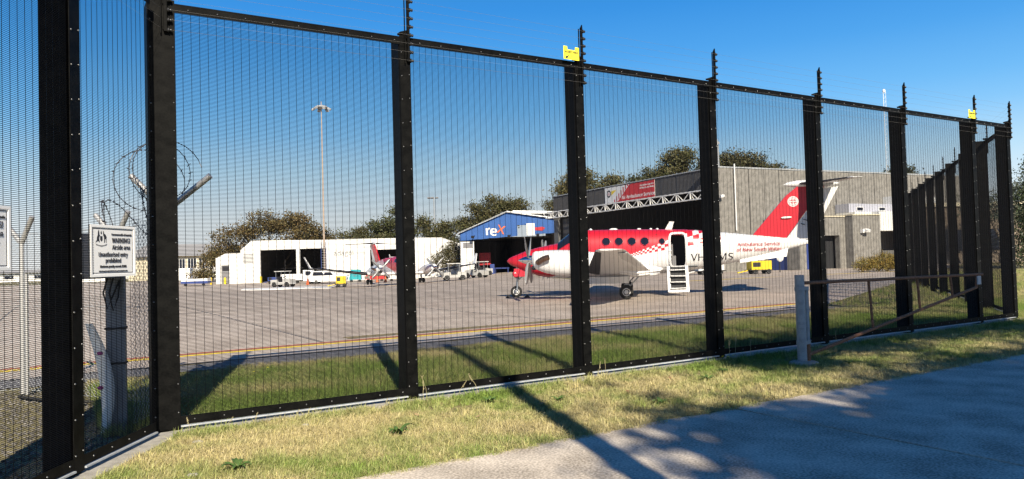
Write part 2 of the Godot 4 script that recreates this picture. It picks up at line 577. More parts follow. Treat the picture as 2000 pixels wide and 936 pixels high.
func make_run(label: String, at: Vector3, turn: float, posts: Array, wides: Array, ends: Vector2, offset := 0.03) -> Node3D:
	var f := thing("security_fence", label, "fence", at, turn, "black security fence runs")
	for i in posts.size():
		if wides[i] > 0.1:
			make_post(f, posts[i], wides[i], true, offset)
	for i in posts.size() - 1:
		var w: float = posts[i + 1] - posts[i]
		var pm := obj("wire_mesh", wire_panel(w), M.wire, f, "stuff")
		pm.position.x = posts[i]
		var a: float = posts[i] + wides[i] * 0.5
		var b: float = posts[i + 1] - wides[i + 1] * 0.5
		var tr := Geo.new()
		tr.span(Vector3(a, 3.915, 0.007), Vector3(b, 3.995, 0.013))
		tr.span(Vector3(a, 3.996, -0.04), Vector3(b, 4.002, 0.013))
		var r := obj("top_rail", tr, M.black, f)
		var br := Geo.new()
		br.span(Vector3(a, 0.065, 0.007), Vector3(b, 0.145, 0.013))
		var r2 := obj("bottom_rail", br, M.black, f)
		var pa := []
		var pb := []
		var x := a + 0.12
		while x < b - 0.05:
			pa.append(Vector3(x, 3.955, 0.013))
			pb.append(Vector3(x, 0.105, 0.013))
			x += 0.262
		obj("bolts", bolts(pa), M.bolt, r, "stuff")
		obj("bolts", bolts(pb), M.bolt, r2, "stuff")
		var an := Geo.new()
		an.span(Vector3(a, 0.045, -0.01), Vector3(b, 0.058, 0.03))
		obj("base_angle", an, M.galv, f)
	for k in 8:
		var g := Geo.new()
		var y := 3.735 + 0.0945 * k
		for i in posts.size() - 1:
			g.rod(Vector3(posts[i] + offset + 0.036, y, 0.058), Vector3(posts[i + 1] + offset + 0.036, y, 0.058), 0.0009)
		obj("electric_strand", g, M.strand, f)
	return f
func make_fences():
	var ps := []
	var ws := []
	for k in 7:
		ps.append(2.4 * k - (0.062 if k > 0 else 0.115))
		ws.append(0.125 if k > 0 else 0.23)
	ps.append(15.72)
	ws.append(0.13)
	make_run("long black mesh security fence beside the lawn, running from left corner to right corner", fp(0, 0), FTURN, ps, ws, Vector2.ZERO)
	make_run("short black mesh fence run at the left edge, square to the long one", Vector3(-3.24, 0, -1.5), PI / 2, [1.6, 4.0, 5.2], [0.13, 0.13, 0.05], Vector2.ZERO)
	var corner := fp(15.78, 0)
	var rp := []
	var rw := []
	for k in 10:
		rp.append(0.06 if k == 0 else 2.4 * k)
		rw.append(0.13)
	make_run("black mesh fence run going away from the right corner towards the buildings", corner + Vector3(0.03, 0, -0.06), atan2(0.92, 0.39), rp, rw, Vector2.ZERO)

# ---------- buildings ----------
func make_ambulance_hangar():
	var h := thing("ambulance_hangar", "large dark grey hangar with concrete side wall behind the parked aircraft", "hangar", Vector3(17.6, 0, -63), 0.4556)
	var ZB := -28.5
	# precast concrete panels of the side wall, each its own piece
	var x := 0.0
	var k := 0
	while x < 34.0:
		var g := Geo.new()
		var w := 1.74
		g.span(Vector3(x + 0.02, -0.3, -0.3), Vector3(x + w, 8.9, 0.0))
		if k % 2 == 0:
			g.span(Vector3(x + 0.02, 3.6, 0.0), Vector3(x + 0.09, 6.4, 0.05))
		var o := obj("wall_panel", g, M.concrete_wall, h)
		x += 1.78
		k += 1
	var cop := Geo.new()
	cop.span(Vector3(-0.05, 8.9, -0.36), Vector3(35.7, 9.02, 0.06))
	obj("coping", cop, M.galv, h)
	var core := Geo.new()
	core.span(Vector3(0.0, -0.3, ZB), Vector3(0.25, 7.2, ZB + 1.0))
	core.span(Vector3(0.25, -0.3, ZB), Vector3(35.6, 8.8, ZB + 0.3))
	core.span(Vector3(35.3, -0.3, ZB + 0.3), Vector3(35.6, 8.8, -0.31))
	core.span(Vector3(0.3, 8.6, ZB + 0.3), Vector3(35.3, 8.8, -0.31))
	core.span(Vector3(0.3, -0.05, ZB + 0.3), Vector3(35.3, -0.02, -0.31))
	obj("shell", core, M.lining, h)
	# corner return of the concrete
	var rt := Geo.new()
	rt.span(Vector3(-0.02, -0.3, -0.9), Vector3(0.28, 8.9, -0.31))
	obj("corner_pier", rt, M.concrete_wall, h)
	# corrugated fascia panels over the door
	var zz := -0.92
	while zz > ZB:
		var g := Geo.new()
		var e := maxf(zz - 2.28, ZB)
		g.span(Vector3(0.0, 7.15, e), Vector3(0.14, 8.9, zz))
		var r := zz - 0.1
		while r > e + 0.1:
			g.span(Vector3(-0.03, 7.15, r - 0.07), Vector3(0.0, 8.9, r))
			r -= 0.19
		obj("fascia_panel", g, M.fascia, h)
		zz -= 2.31
	var cap := Geo.new()
	cap.span(Vector3(-0.08, 8.9, ZB), Vector3(0.3, 8.99, -0.37))
	obj("fascia_capping", cap, M.galv, h)
	# steel truss along the door head
	var tr := Node3D.new()
	tr.name = "door_truss"
	h.add_child(tr)
	for y in [6.38, 7.08]:
		var g := Geo.new()
		g.bar(Vector3(-0.5, y, -0.9), Vector3(-0.5, y, ZB - 1.1), 0.09, 0.09)
		g.bar(Vector3(-0.15, y, -0.9), Vector3(-0.15, y, ZB - 1.1), 0.07, 0.07)
		obj("chord", g, M.white, tr)
	zz = -1.0
	while zz > ZB - 0.9:
		var g := Geo.new()
		g.bar(Vector3(-0.5, 6.42, zz), Vector3(-0.5, 7.04, zz), 0.09, 0.09)
		g.bar(Vector3(-0.5, 7.04, zz), Vector3(-0.15, 6.42, zz), 0.06, 0.06)
		g.bar(Vector3(-0.5, 7.04, zz - 0.1), Vector3(-0.5, 6.42, zz - 0.95), 0.06, 0.06)
		g.bar(Vector3(-0.5, 6.42, zz - 1.05), Vector3(-0.5, 7.04, zz - 1.85), 0.06, 0.06)
		obj("web", g, M.white, tr)
		zz -= 1.95
	# door leaves folded inside, faintly seen
	for i in 5:
		var g := Geo.new()
		g.span(Vector3(0.5 + 0.14 * i, 0.0, ZB + 1.2 + 0.5 * i), Vector3(0.6 + 0.14 * i, 6.2, ZB + 3.2 + 0.5 * i))
		obj("door_leaf", g, M.fascia, h)
	# lamps, pipe and camera on the wall
	var dp := Geo.new()
	dp.tube(Vector3(1.85, 3.5, 0.1), Vector3(1.85, 9.25, 0.1), 0.07, 0.07, 8)
	obj("downpipe", dp, M.white, h)
	var fl := Geo.new()
	fl.box(Vector3(-0.5, 9.15, -0.5), Vector3(0.9, 0.35, 0.5), Basis(Vector3.BACK, -0.4))
	fl.bar(Vector3(-0.3, 8.8, -0.5), Vector3(0.1, 9.1, -0.5), 0.08, 0.08)
	obj("floodlight", fl, M.grey, h)
	for y in [7.1, 7.9]:
		var g := Geo.new()
		g.box(Vector3(-0.25, y, -0.6), Vector3(0.4, 0.28, 0.3))
		g.bar(Vector3(-0.1, y, -0.6), Vector3(0.05, y, -0.6), 0.06, 0.06)
		obj("wall_lamp", g, M.white, h)
	var cm := Geo.new()
	cm.bar(Vector3(0.2, 6.55, 0.0), Vector3(0.2, 6.55, 0.35), 0.06, 0.06)
	cm.box(Vector3(0.12, 6.42, 0.4), Vector3(0.4, 0.2, 0.2), Basis(Vector3.BACK, 0.3))
	obj("camera", cm, M.white, h)
	var pole := Geo.new()
	pole.tube(Vector3(0.75, 8.6, -0.6), Vector3(0.75, 11.1, -0.6), 0.09, 0.06, 8)
	pole.box(Vector3(0.45, 11.0, -0.6), Vector3(0.6, 0.22, 0.45), Basis(Vector3.BACK, 0.5))
	pole.box(Vector3(0.5, 11.3, -0.8), Vector3(0.5, 0.2, 0.4), Basis(Vector3.BACK, 0.2))
	obj("lamp_pole", pole, M.galv, h)
	var dome := Geo.new()
	dome.ball(Vector3(11.4, 9.15, -4.0), Vector3(0.75, 0.5, 0.75), 12, 6)
	obj("roof_dome", dome, M.white, h)
	for xx in [5.2, 15.0, 20.0]:
		var vg := Geo.new()
		vg.lathe(Vector3(xx, 8.7, -8.0), Vector3.UP, [Vector2(0, 0.3), Vector2(0.6, 0.3), Vector2(0.7, 0.5), Vector2(1.0, 0.4), Vector2(1.1, 0.1)], 10)
		obj("roof_vent", vg, M.galv, h)
	# banner across the fascia
	var b := thing("hangar_banner", "red and white checked banner on the dark hangar fascia", "banner", h.transform * Vector3(-0.07, 7.2, -8.6), 0.4556 - PI / 2)
	# local x runs along the facade away from the corner is -z of hangar: rotate so that +x points there
	b.rotation.y = 0.4556 - PI / 2 
	var L := 8.6
	var bw := Geo.new()
	bw.span(Vector3(-L, 0, -0.03), Vector3(0, 1.6, 0.0))
	obj("board", bw, M.sign_white, b)
	var rd := Geo.new()
	rd.prism(PackedVector2Array([Vector2(-L + 2.3, 0.0), Vector2(0, 0.0), Vector2(0, 1.6), Vector2(-L + 4.5, 1.6)]), 0.0, 0.008)
	obj("red_field", rd, M.sign_red, b)
	var ch := Geo.new()
	for i in 11:
		for j in 4:
			if (i + j) % 2 == 0:
				var yy := 1.6 * i / 11.0
				var x0 := -L + 2.3 + 2.2 * i / 11.0 - 0.2 * (j + 1)
				ch.quad(Vector3(x0, yy, 0.006), Vector3(x0 + 0.18, yy, 0.006), Vector3(x0 + 0.18, yy + 0.14, 0.006), Vector3(x0, yy + 0.14, 0.006))
	obj("chequers", ch, M.ink_red, b, "stuff")
	var em := Geo.new()
	em.lathe(Vector3(-L + 0.75, 0.95, 0.002), Vector3.BACK, [Vector2(0, 0.38), Vector2(0.006, 0.38)], 20)
	obj("emblem", em, M.ink, b)
	var em2 := Geo.new()
	em2.lathe(Vector3(-L + 0.75, 0.95, 0.009), Vector3.BACK, [Vector2(0, 0.24), Vector2(0.004, 0.24)], 20)
	obj("emblem_centre", em2, M.sign_white, b)
	obj("emblem_cross", cross_shape(Vector3(-L + 0.75, 0.95, 0.015), 0.2, Vector3.RIGHT, Vector3.UP), M.ink_red, b)
	var wg := Geo.new()
	wg.prism(PackedVector2Array([Vector2(-L + 1.2, 0.75), Vector2(-L + 1.6, 0.95), Vector2(-L + 2.2, 1.25), Vector2(-L + 1.2, 1.2)]), 0.002, 0.008)
	obj("wing_emblem", wg, M.yellow, b)
	text("lettering", "Air Ambulance Service", 0.46, M.sign_white, b, Transform3D(Basis.IDENTITY, Vector3(-2.75, 0.36, 0.012)), "Droid Sans", 1.12, true)
	text("lettering", "Ambulance Service", 0.24, M.sign_white, b, Transform3D(Basis.IDENTITY, Vector3(-1.25, 1.3, 0.012)), "Droid Sans", 1.0, true)
	text("lettering", "of New South Wales", 0.24, M.sign_white, b, Transform3D(Basis.IDENTITY, Vector3(-1.25, 1.03, 0.012)), "Droid Sans", 1.0, true)
	# annex in front of the side wall
	var a := thing("concrete_annex", "low concrete annex with dark doorways against the hangar's side wall", "building", Vector3(17.6, 0, -63), 0.4556)
	var piers := [[5.0, 5.75], [7.3, 7.95], [9.75, 10.45]]
	for p in piers:
		var g := Geo.new()
		g.span(Vector3(p[0], -0.2, 3.5), Vector3(p[1], 2.85, 4.0))
		obj("pier", g, M.concrete_wall, a)
	var lt := Geo.new()
	lt.span(Vector3(5.0, 2.85, 3.4), Vector3(10.45, 4.4, 4.0))
	obj("lintel", lt, M.concrete_wall, a)
	var bk := Geo.new()
	bk.span(Vector3(10.46, -0.2, 0.02), Vector3(13.9, 4.5, 4.8))
	obj("end_block", bk, M.concrete_wall, a)
	var sw := Geo.new()
	sw.span(Vector3(5.0, 2.7, 0.02), Vector3(5.3, 4.4, 3.4))
	sw.span(Vector3(5.0, -0.2, 2.6), Vector3(5.3, 2.7, 3.5))
	sw.span(Vector3(5.0, -0.2, 0.02), Vector3(5.3, 2.7, 0.4))
	obj("side_wall", sw, M.concrete_wall, a)
	var rf := Geo.new()
	rf.span(Vector3(5.3, 4.2, 0.02), Vector3(10.45, 4.39, 3.39))
	obj("roof", rf, M.roof_grey, a)
	var cp := Geo.new()
	cp.span(Vector3(4.95, 4.41, 3.7), Vector3(10.44, 4.52, 4.06))
	cp.span(Vector3(10.42, 4.51, 0.02), Vector3(13.95, 4.62, 4.86))
	obj("coping", cp, M.cream, a)
	for d in [[5.75, 7.3, M.blue], [7.95, 9.75, M.dark]]:
		var g := Geo.new()
		g.span(Vector3(d[0], -0.05, 3.2), Vector3(d[1], 2.84, 3.28))
		obj("door", g, d[2], a)
	var sd := Geo.new()
	sd.span(Vector3(5.1, -0.05, 0.4), Vector3(5.16, 2.69, 2.6))
	obj("side_door", sd, M.blue, a)
	var wl := Geo.new()
	wl.box(Vector3(11.6, 3.15, 4.95), Vector3(0.55, 0.3, 0.28))
	wl.box(Vector3(11.75, 3.2, 5.15), Vector3(0.5, 0.22, 0.4), Basis(Vector3.RIGHT, 0.4))
	obj("wall_lamp", wl, M.white, a)
	# white office block with an open undercroft
	var o := thing("white_office", "white clad office block with dark undercroft right of the annex", "building", Vector3(17.6, 0, -63), 0.4556)
	for i in 6:
		var g := Geo.new()
		g.span(Vector3(14.0 + 2.2 * i, 3.25, 0.1), Vector3(16.18 + 2.2 * i, 5.0, 3.0 if i > 0 else 2.2))
		obj("cladding_panel", g, M.hangar_white, o)
	var up := Geo.new()
	up.span(Vector3(13.98, 5.0, 0.1), Vector3(27.2, 5.8, 1.6))
	obj("upper_wall", up, mat(0.42, 0.43, 0.5, 0.7), o)
	var up2 := Geo.new()
	up2.span(Vector3(20.6, 5.8, 0.05), Vector3(27.2, 6.6, 1.2))
	obj("plant_screen", up2, M.hangar_white, o)
	for i in 4:
		var g := Geo.new()
		g.span(Vector3(14.9 + 3.0 * i, 5.15, 1.6), Vector3(15.8 + 3.0 * i, 5.5, 1.66))
		var f := obj("window", g, M.white, o)
		var q := Geo.new()
		q.span(Vector3(14.97 + 3.0 * i, 5.2, 1.66), Vector3(15.73 + 3.0 * i, 5.45, 1.68))
		obj("pane", q, M.glass, f)
	var un := Geo.new()
	un.span(Vector3(14.0, -0.2, 0.05), Vector3(27.2, 3.24, 0.3))
	obj("back_wall", un, M.lining, o)
	for i in 4:
		var g := Geo.new()
		g.span(Vector3(15.6 + 3.6 * i, -0.2, 2.6), Vector3(15.8 + 3.6 * i, 3.24, 2.8))
		obj("column", g, M.lining, o)
	var mc := Geo.new()
	mc.span(Vector3(15.9, 0.0, 1.4), Vector3(17.1, 1.7, 2.3))
	mc.span(Vector3(16.0, 1.7, 1.5), Vector3(16.6, 2.1, 2.0))
	tag(obj("machine_cabinet", mc, M.white), "pale machine cabinet in the dark undercroft of the white office", "cabinet").transform = o.transform
	# dark paling fence in front of the undercroft
	var pf := thing("dark_fence", "dark vertical paling fence in front of the white office", "fence", Vector3(17.6, 0, -63), 0.4556)
	for i in 26:
		var g := Geo.new()
		g.span(Vector3(19.6 + 0.3 * i, -0.1, 4.0), Vector3(19.87 + 0.3 * i, 3.3, 4.05))
		obj("paling", g, M.fascia, pf)
	var ra := Geo.new()
	ra.span(Vector3(19.6, 0.6, 3.9), Vector3(27.4, 0.7, 3.99))
	ra.span(Vector3(19.6, 2.6, 3.9), Vector3(27.4, 2.7, 3.99))
	obj("rail", ra, M.fascia, pf)
	# long low wall behind the far fence run
	var lw := thing("brown_building", "long low brown building seen through the far fence run", "building", Vector3(41, 0, -70), 0.1)
	var lg := Geo.new()
	lg.span(Vector3(-3, -0.2, -8), Vector3(30, 5.4, 0))
	obj("wall", lg, tex_mat(grain(83, 256, 0.02, 0.2, Vector3(0.14, 0.11, 0.085), Vector3(0.22, 0.18, 0.14)), 3.0, 0.9, false), lw)
	var lr := Geo.new()
	lr.span(Vector3(-3.2, 5.4, -8.2), Vector3(30.2, 5.75, 0.25))
	obj("roof_edge", lr, M.cream, lw)
	for i in 6:
		var g := Geo.new()
		g.span(Vector3(-0.5 + 4.5 * i, 1.2, 0.0), Vector3(1.6 + 4.5 * i, 3.2, 0.06))
		obj("window", g, M.glass, lw)
	# round dish below the tail
	var rdsh := thing("round_dish", "small round white dish on a thin post below the aircraft tail", "dish", Vector3(20.6, 0, -57.2), 0.3)
	var g1 := Geo.new()
	g1.ball(Vector3(0, 1.15, 0), Vector3(0.33, 0.36, 0.12), 14, 8)
	obj("dish", g1, M.white, rdsh)
	var g2 := Geo.new()
	g2.tube(Vector3(0, -0.02, -0.06), Vector3(0, 1.0, -0.06), 0.04, 0.04, 8)
	obj("post", g2, M.dark, rdsh)

func cross_shape(o: Vector3, r: float, ax: Vector3, ay: Vector3) -> Geo:
	var g := Geo.new()
	var nz := ax.cross(ay) * 0.004
	for k in 4:
		var t := TAU * k / 4.0
		var d := ax * cos(t) + ay * sin(t)
		var e := -ax * sin(t) + ay * cos(t)
		var a := o + d * r * 0.08
		var p1 := o + d * r * 0.95 - e * r * 0.5
		var p2 := o + d * r * 0.6
		var p3 := o + d * r * 0.95 + e * r * 0.5
		for q in [[a, p1, p2], [a, p2, p3]]:
			g.tri(q[0] + nz, q[1] + nz, q[2] + nz)
	return g

func make_rex_hangar():
	var h := thing("blue_hangar", "blue gabled hangar with rex lettering and open dark doorway", "hangar", Vector3(0, -0.55, -100))
	var gable := Geo.new()
	gable.prism(PackedVector2Array([Vector2(-7.0, 4.85), Vector2(0.75, 5.3), Vector2(0.75, 6.75), Vector2(1.95, 6.8), Vector2(1.95, 5.38), Vector2(6.0, 5.6), Vector2(6.0, 7.4), Vector2(-0.6, 8.52), Vector2(-7.0, 5.85)]), -0.3, 0.0)
	obj("gable", gable, M.rex_blue, h)
	for x in 24:
		var g := Geo.new()
		var xx := -6.8 + 0.53 * x
		var top := 5.85 + (xx + 7.0) * 0.417 if xx < -0.6 else 8.52 - (xx + 0.6) * 0.17
		var bot := 4.87 + (xx + 7.0) * 0.058
		if xx > 0.6 and xx < 2.0:
			bot = 6.85
		g.span(Vector3(xx, bot + 0.05, 0.0), Vector3(xx + 0.06, top - 0.08, 0.025))
		obj("rib", g, M.rex_blue, h)
	var rf := Geo.new()
	rf.hexa([Vector3(-7.3, 5.75, 0.35), Vector3(-0.6, 8.54, 0.35), Vector3(-0.6, 8.54, -28), Vector3(-7.3, 5.75, -28), Vector3(-7.3, 5.9, 0.35), Vector3(-0.6, 8.72, 0.35), Vector3(-0.6, 8.72, -28), Vector3(-7.3, 5.9, -28)])
	obj("roof_slope", rf, M.galv, h)
	var rf2 := Geo.new()
	rf2.hexa([Vector3(-0.58, 8.54, 0.35), Vector3(6.4, 7.38, 0.35), Vector3(6.4, 7.38, -28), Vector3(-0.58, 8.54, -28), Vector3(-0.58, 8.72, 0.35), Vector3(6.4, 7.56, 0.35), Vector3(6.4, 7.56, -28), Vector3(-0.58, 8.72, -28)])
	obj("roof_slope", rf2, M.white, h)
	var mon := Geo.new()
	mon.hexa([Vector3(0.2, 8.5, -2), Vector3(7.5, 8.3, -2), Vector3(7.5, 8.3, -20), Vector3(0.2, 8.5, -20), Vector3(0.2, 8.9, -2), Vector3(7.5, 8.55, -2), Vector3(7.5, 8.55, -20), Vector3(0.2, 8.9, -20)])
	obj("roof_monitor", mon, M.white, h)
	var pl := Geo.new()
	pl.span(Vector3(-7.0, 0, -0.3), Vector3(-5.15, 4.75, -0.02))
	obj("pier", pl, M.hangar_white, h)
	var pw := Geo.new()
	pw.span(Vector3(-6.6, 3.9, -0.02), Vector3(-5.3, 4.6, 0.02))
	obj("window", pw, M.grey, h)
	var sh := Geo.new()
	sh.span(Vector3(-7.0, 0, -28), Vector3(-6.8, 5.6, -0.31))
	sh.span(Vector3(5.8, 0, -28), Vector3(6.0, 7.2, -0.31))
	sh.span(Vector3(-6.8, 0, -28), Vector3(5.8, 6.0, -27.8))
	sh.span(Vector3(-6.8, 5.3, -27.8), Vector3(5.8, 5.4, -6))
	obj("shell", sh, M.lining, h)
	var dl := Geo.new()
	dl.span(Vector3(1.97, 5.35, 0.03), Vector3(3.1, 6.95, 0.09))
	obj("hatch_door", dl, M.white, h)
	text("letter", "r", 1.75, M.white, h, Transform3D(Basis(Vector3.BACK, 0.05), Vector3(-3.25, 6.12, 0.04)), "Droid Sans", 1.0, true)
	text("letter", "e", 1.75, M.white, h, Transform3D(Basis(Vector3.BACK, -0.1), Vector3(-2.45, 6.05, 0.04)), "Droid Sans", 1.1, true)
	text("letter", "x", 2.1, M.orange, h, Transform3D(Basis(Vector3.BACK, -0.25), Vector3(-1.4, 6.4, 0.04)), "Droid Sans", 1.15)
	var ar := Geo.new()
	ar.prism(PackedVector2Array([Vector2(3.15, 6.0), Vector2(4.1, 5.9), Vector2(4.5, 6.25), Vector2(4.2, 6.45), Vector2(3.15, 6.4)]), 0.03, 0.05)
	obj("arrow", ar, M.ink_red, h)
	for lx in [-5.0, -0.15, 3.7]:
		var g := Geo.new()
		g.bar(Vector3(lx, 5.5, 0.0), Vector3(lx - 0.2, 5.35, 0.9), 0.06, 0.06)
		g.box(Vector3(lx - 0.25, 5.3, 1.0), Vector3(0.4, 0.25, 0.3), Basis(Vector3.RIGHT, 0.5))
		obj("gable_lamp", g, M.ink, h)
	# clutter seen inside
	var rg := Geo.new()
	rg.lathe(Vector3(-3.9, 2.3, -5.0), Vector3.BACK, [Vector2(0, 0.62), Vector2(0.05, 0.62)], 24)
	rg.span(Vector3(-4.7, 1.5, -5.2), Vector3(-3.1, 3.2, -5.02))
	tag(obj("round_notice", rg, M.ink_red), "round red notice on the back wall inside the blue hangar", "notice").position = h.position
	var eq := thing("blue_workstand", "blue metal workstand just inside the blue hangar doorway", "workstand", Vector3(-2.6, -0.55, -101.5))
	var e1 := Geo.new()
	e1.span(Vector3(-0.5, 0, -0.4), Vector3(0.1, 1.6, 0.4))
	obj("cabinet", e1, M.blue, eq)
	var e2 := Geo.new()
	for x in [0.2, 1.9]:
		e2.span(Vector3(x, 0, 0.3), Vector3(x + 0.1, 0.95, 0.4))
	e2.span(Vector3(0.12, 0.95, -0.3), Vector3(2.1, 1.08, 0.45))
	obj("bench", e2, M.blue, eq)

func make_white_hangar():
	var h := thing("white_hangar", "long low white hangar with two dark door openings", "hangar", Vector3(0, -0.8, -110))
	var seg := func(called: String, x0, y0, x1, y1, z0 := -0.3, z1 := 0.0):
		var g := Geo.new()
		g.span(Vector3(x0, y0, z0), Vector3(x1, y1, z1))
		return obj(called, g, M.hangar_white, h)
	var par := Geo.new()
	par.prism(PackedVector2Array([Vector2(-40.3, 4.85), Vector2(-7.6, 4.85), Vector2(-7.6, 4.95), Vector2(-10.6, 6.0), Vector2(-38.7, 6.25), Vector2(-40.3, 4.9)]), -0.3, 0.0)
	obj("parapet", par, M.hangar_white, h)
	seg.call("wall", -40.3, 0, -37.4, 4.84)
	seg.call("wall", -27.6, 0, -21.1, 4.84)
	seg.call("lintel", -21.1, 4.45, -17.1, 4.84)
	seg.call("wall", -17.1, 0, -7.6, 4.84)
	seg.call("column", -32.05, 0, -31.5, 4.84)
	var lt := Geo.new()
	lt.prism(PackedVector2Array([Vector2(-44.0, 0), Vector2(-43.2, 0), Vector2(-43.2, 2.75), Vector2(-42.0, 2.75), Vector2(-42.0, 0), Vector2(-40.32, 0), Vector2(-40.32, 4.5), Vector2(-42.5, 4.5), Vector2(-44.0, 3.8)]), -0.3, -0.02)
	obj("lean_to_wall", lt, M.hangar_white, h)
	seg.call("lean_to_side", -44.0, 0, -43.8, 3.8, -14.0, -0.31)
	var dr := Geo.new()
	dr.span(Vector3(-43.2, 0, -0.26), Vector3(-42.0, 2.75, -0.2))
	obj("door", dr, M.grey, h)
	var dt := Geo.new()
	dt.span(Vector3(-43.1, 1.9, -0.2), Vector3(-42.1, 2.6, -0.18))
	obj("door_glass", dt, M.ink, h)
	for i in 7:
		var g := Geo.new()
		g.span(Vector3(-39.9, 3.0 + 0.2 * i, 0.0), Vector3(-38.4, 3.1 + 0.2 * i, 0.05))
		obj("louvre", g, M.grey, h)
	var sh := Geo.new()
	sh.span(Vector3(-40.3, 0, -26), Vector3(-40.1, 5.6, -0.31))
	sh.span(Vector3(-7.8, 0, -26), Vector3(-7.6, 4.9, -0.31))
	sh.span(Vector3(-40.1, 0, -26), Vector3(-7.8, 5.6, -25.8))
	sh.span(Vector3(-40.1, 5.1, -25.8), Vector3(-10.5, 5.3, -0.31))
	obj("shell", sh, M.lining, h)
	# partition between the bays
	var pt := Geo.new()
	pt.span(Vector3(-26.0, 0, -25.7), Vector3(-25.8, 5.0, -0.4))
	obj("partition", pt, M.grey, h)
	var fr := Geo.new()
	for x in [-36.5, -30.6, -29.4]:
		fr.span(Vector3(x, 0, -9.0), Vector3(x + 0.12, 3.4, -8.9))
	fr.span(Vector3(-37.2, 2.0, -9.05), Vector3(-33.5, 2.12, -8.95))
	fr.span(Vector3(-31.3, 2.0, -9.05), Vector3(-28.2, 2.12, -8.95))
	obj("scaffold", fr, M.grey, h)
	text("lettering", "adagol", 1.0, M.grey, h, Transform3D(Basis.IDENTITY, Vector3(-25.0, 4.05, 0.02)), "Droid Sans", 1.0)
	text("lettering", "AVIATION", 0.45, mat(0.5, 0.5, 0.5), h, Transform3D(Basis.IDENTITY, Vector3(-22.6, 4.0, 0.02)), "Droid Sans", 1.0)
	# bollards by the corners
	for p in [[-42.2, 1.2], [-44.4, 0.8], [-37.0, 1.0]]:
		var b := thing("bollard", {-42.2: "yellow bollard in front of the white hangar's side door", -44.4: "yellow bollard at the far left corner of the white hangar", -37.0: "yellow bollard at the left edge of the large hangar opening"}[p[0]], "bollard", Vector3(p[0], -0.8, -110 + p[1]), 0.0, "yellow bollards at the white hangar")
		var g := Geo.new()
		g.lathe(Vector3.ZERO, Vector3.UP, [Vector2(0, 0.16), Vector2(0.9, 0.16), Vector2(1.0, 0.08)], 10)
		obj("tube", g, M.yellow, b)
	# pale concrete pad in front
	var pad := Geo.new()
	pad.hexa([Vector3(-27.5, -0.85, -75.0), Vector3(-18.2, -0.85, -74.0), Vector3(-19.0, -0.85, -80.0), Vector3(-29.2, -0.85, -80.5), Vector3(-27.5, -0.70, -75.0), Vector3(-18.2, -0.70, -74.0), Vector3(-19.0, -0.72, -80.0), Vector3(-29.2, -0.72, -80.5)])
	obj("concrete_pad", pad, M.white, null, "structure")

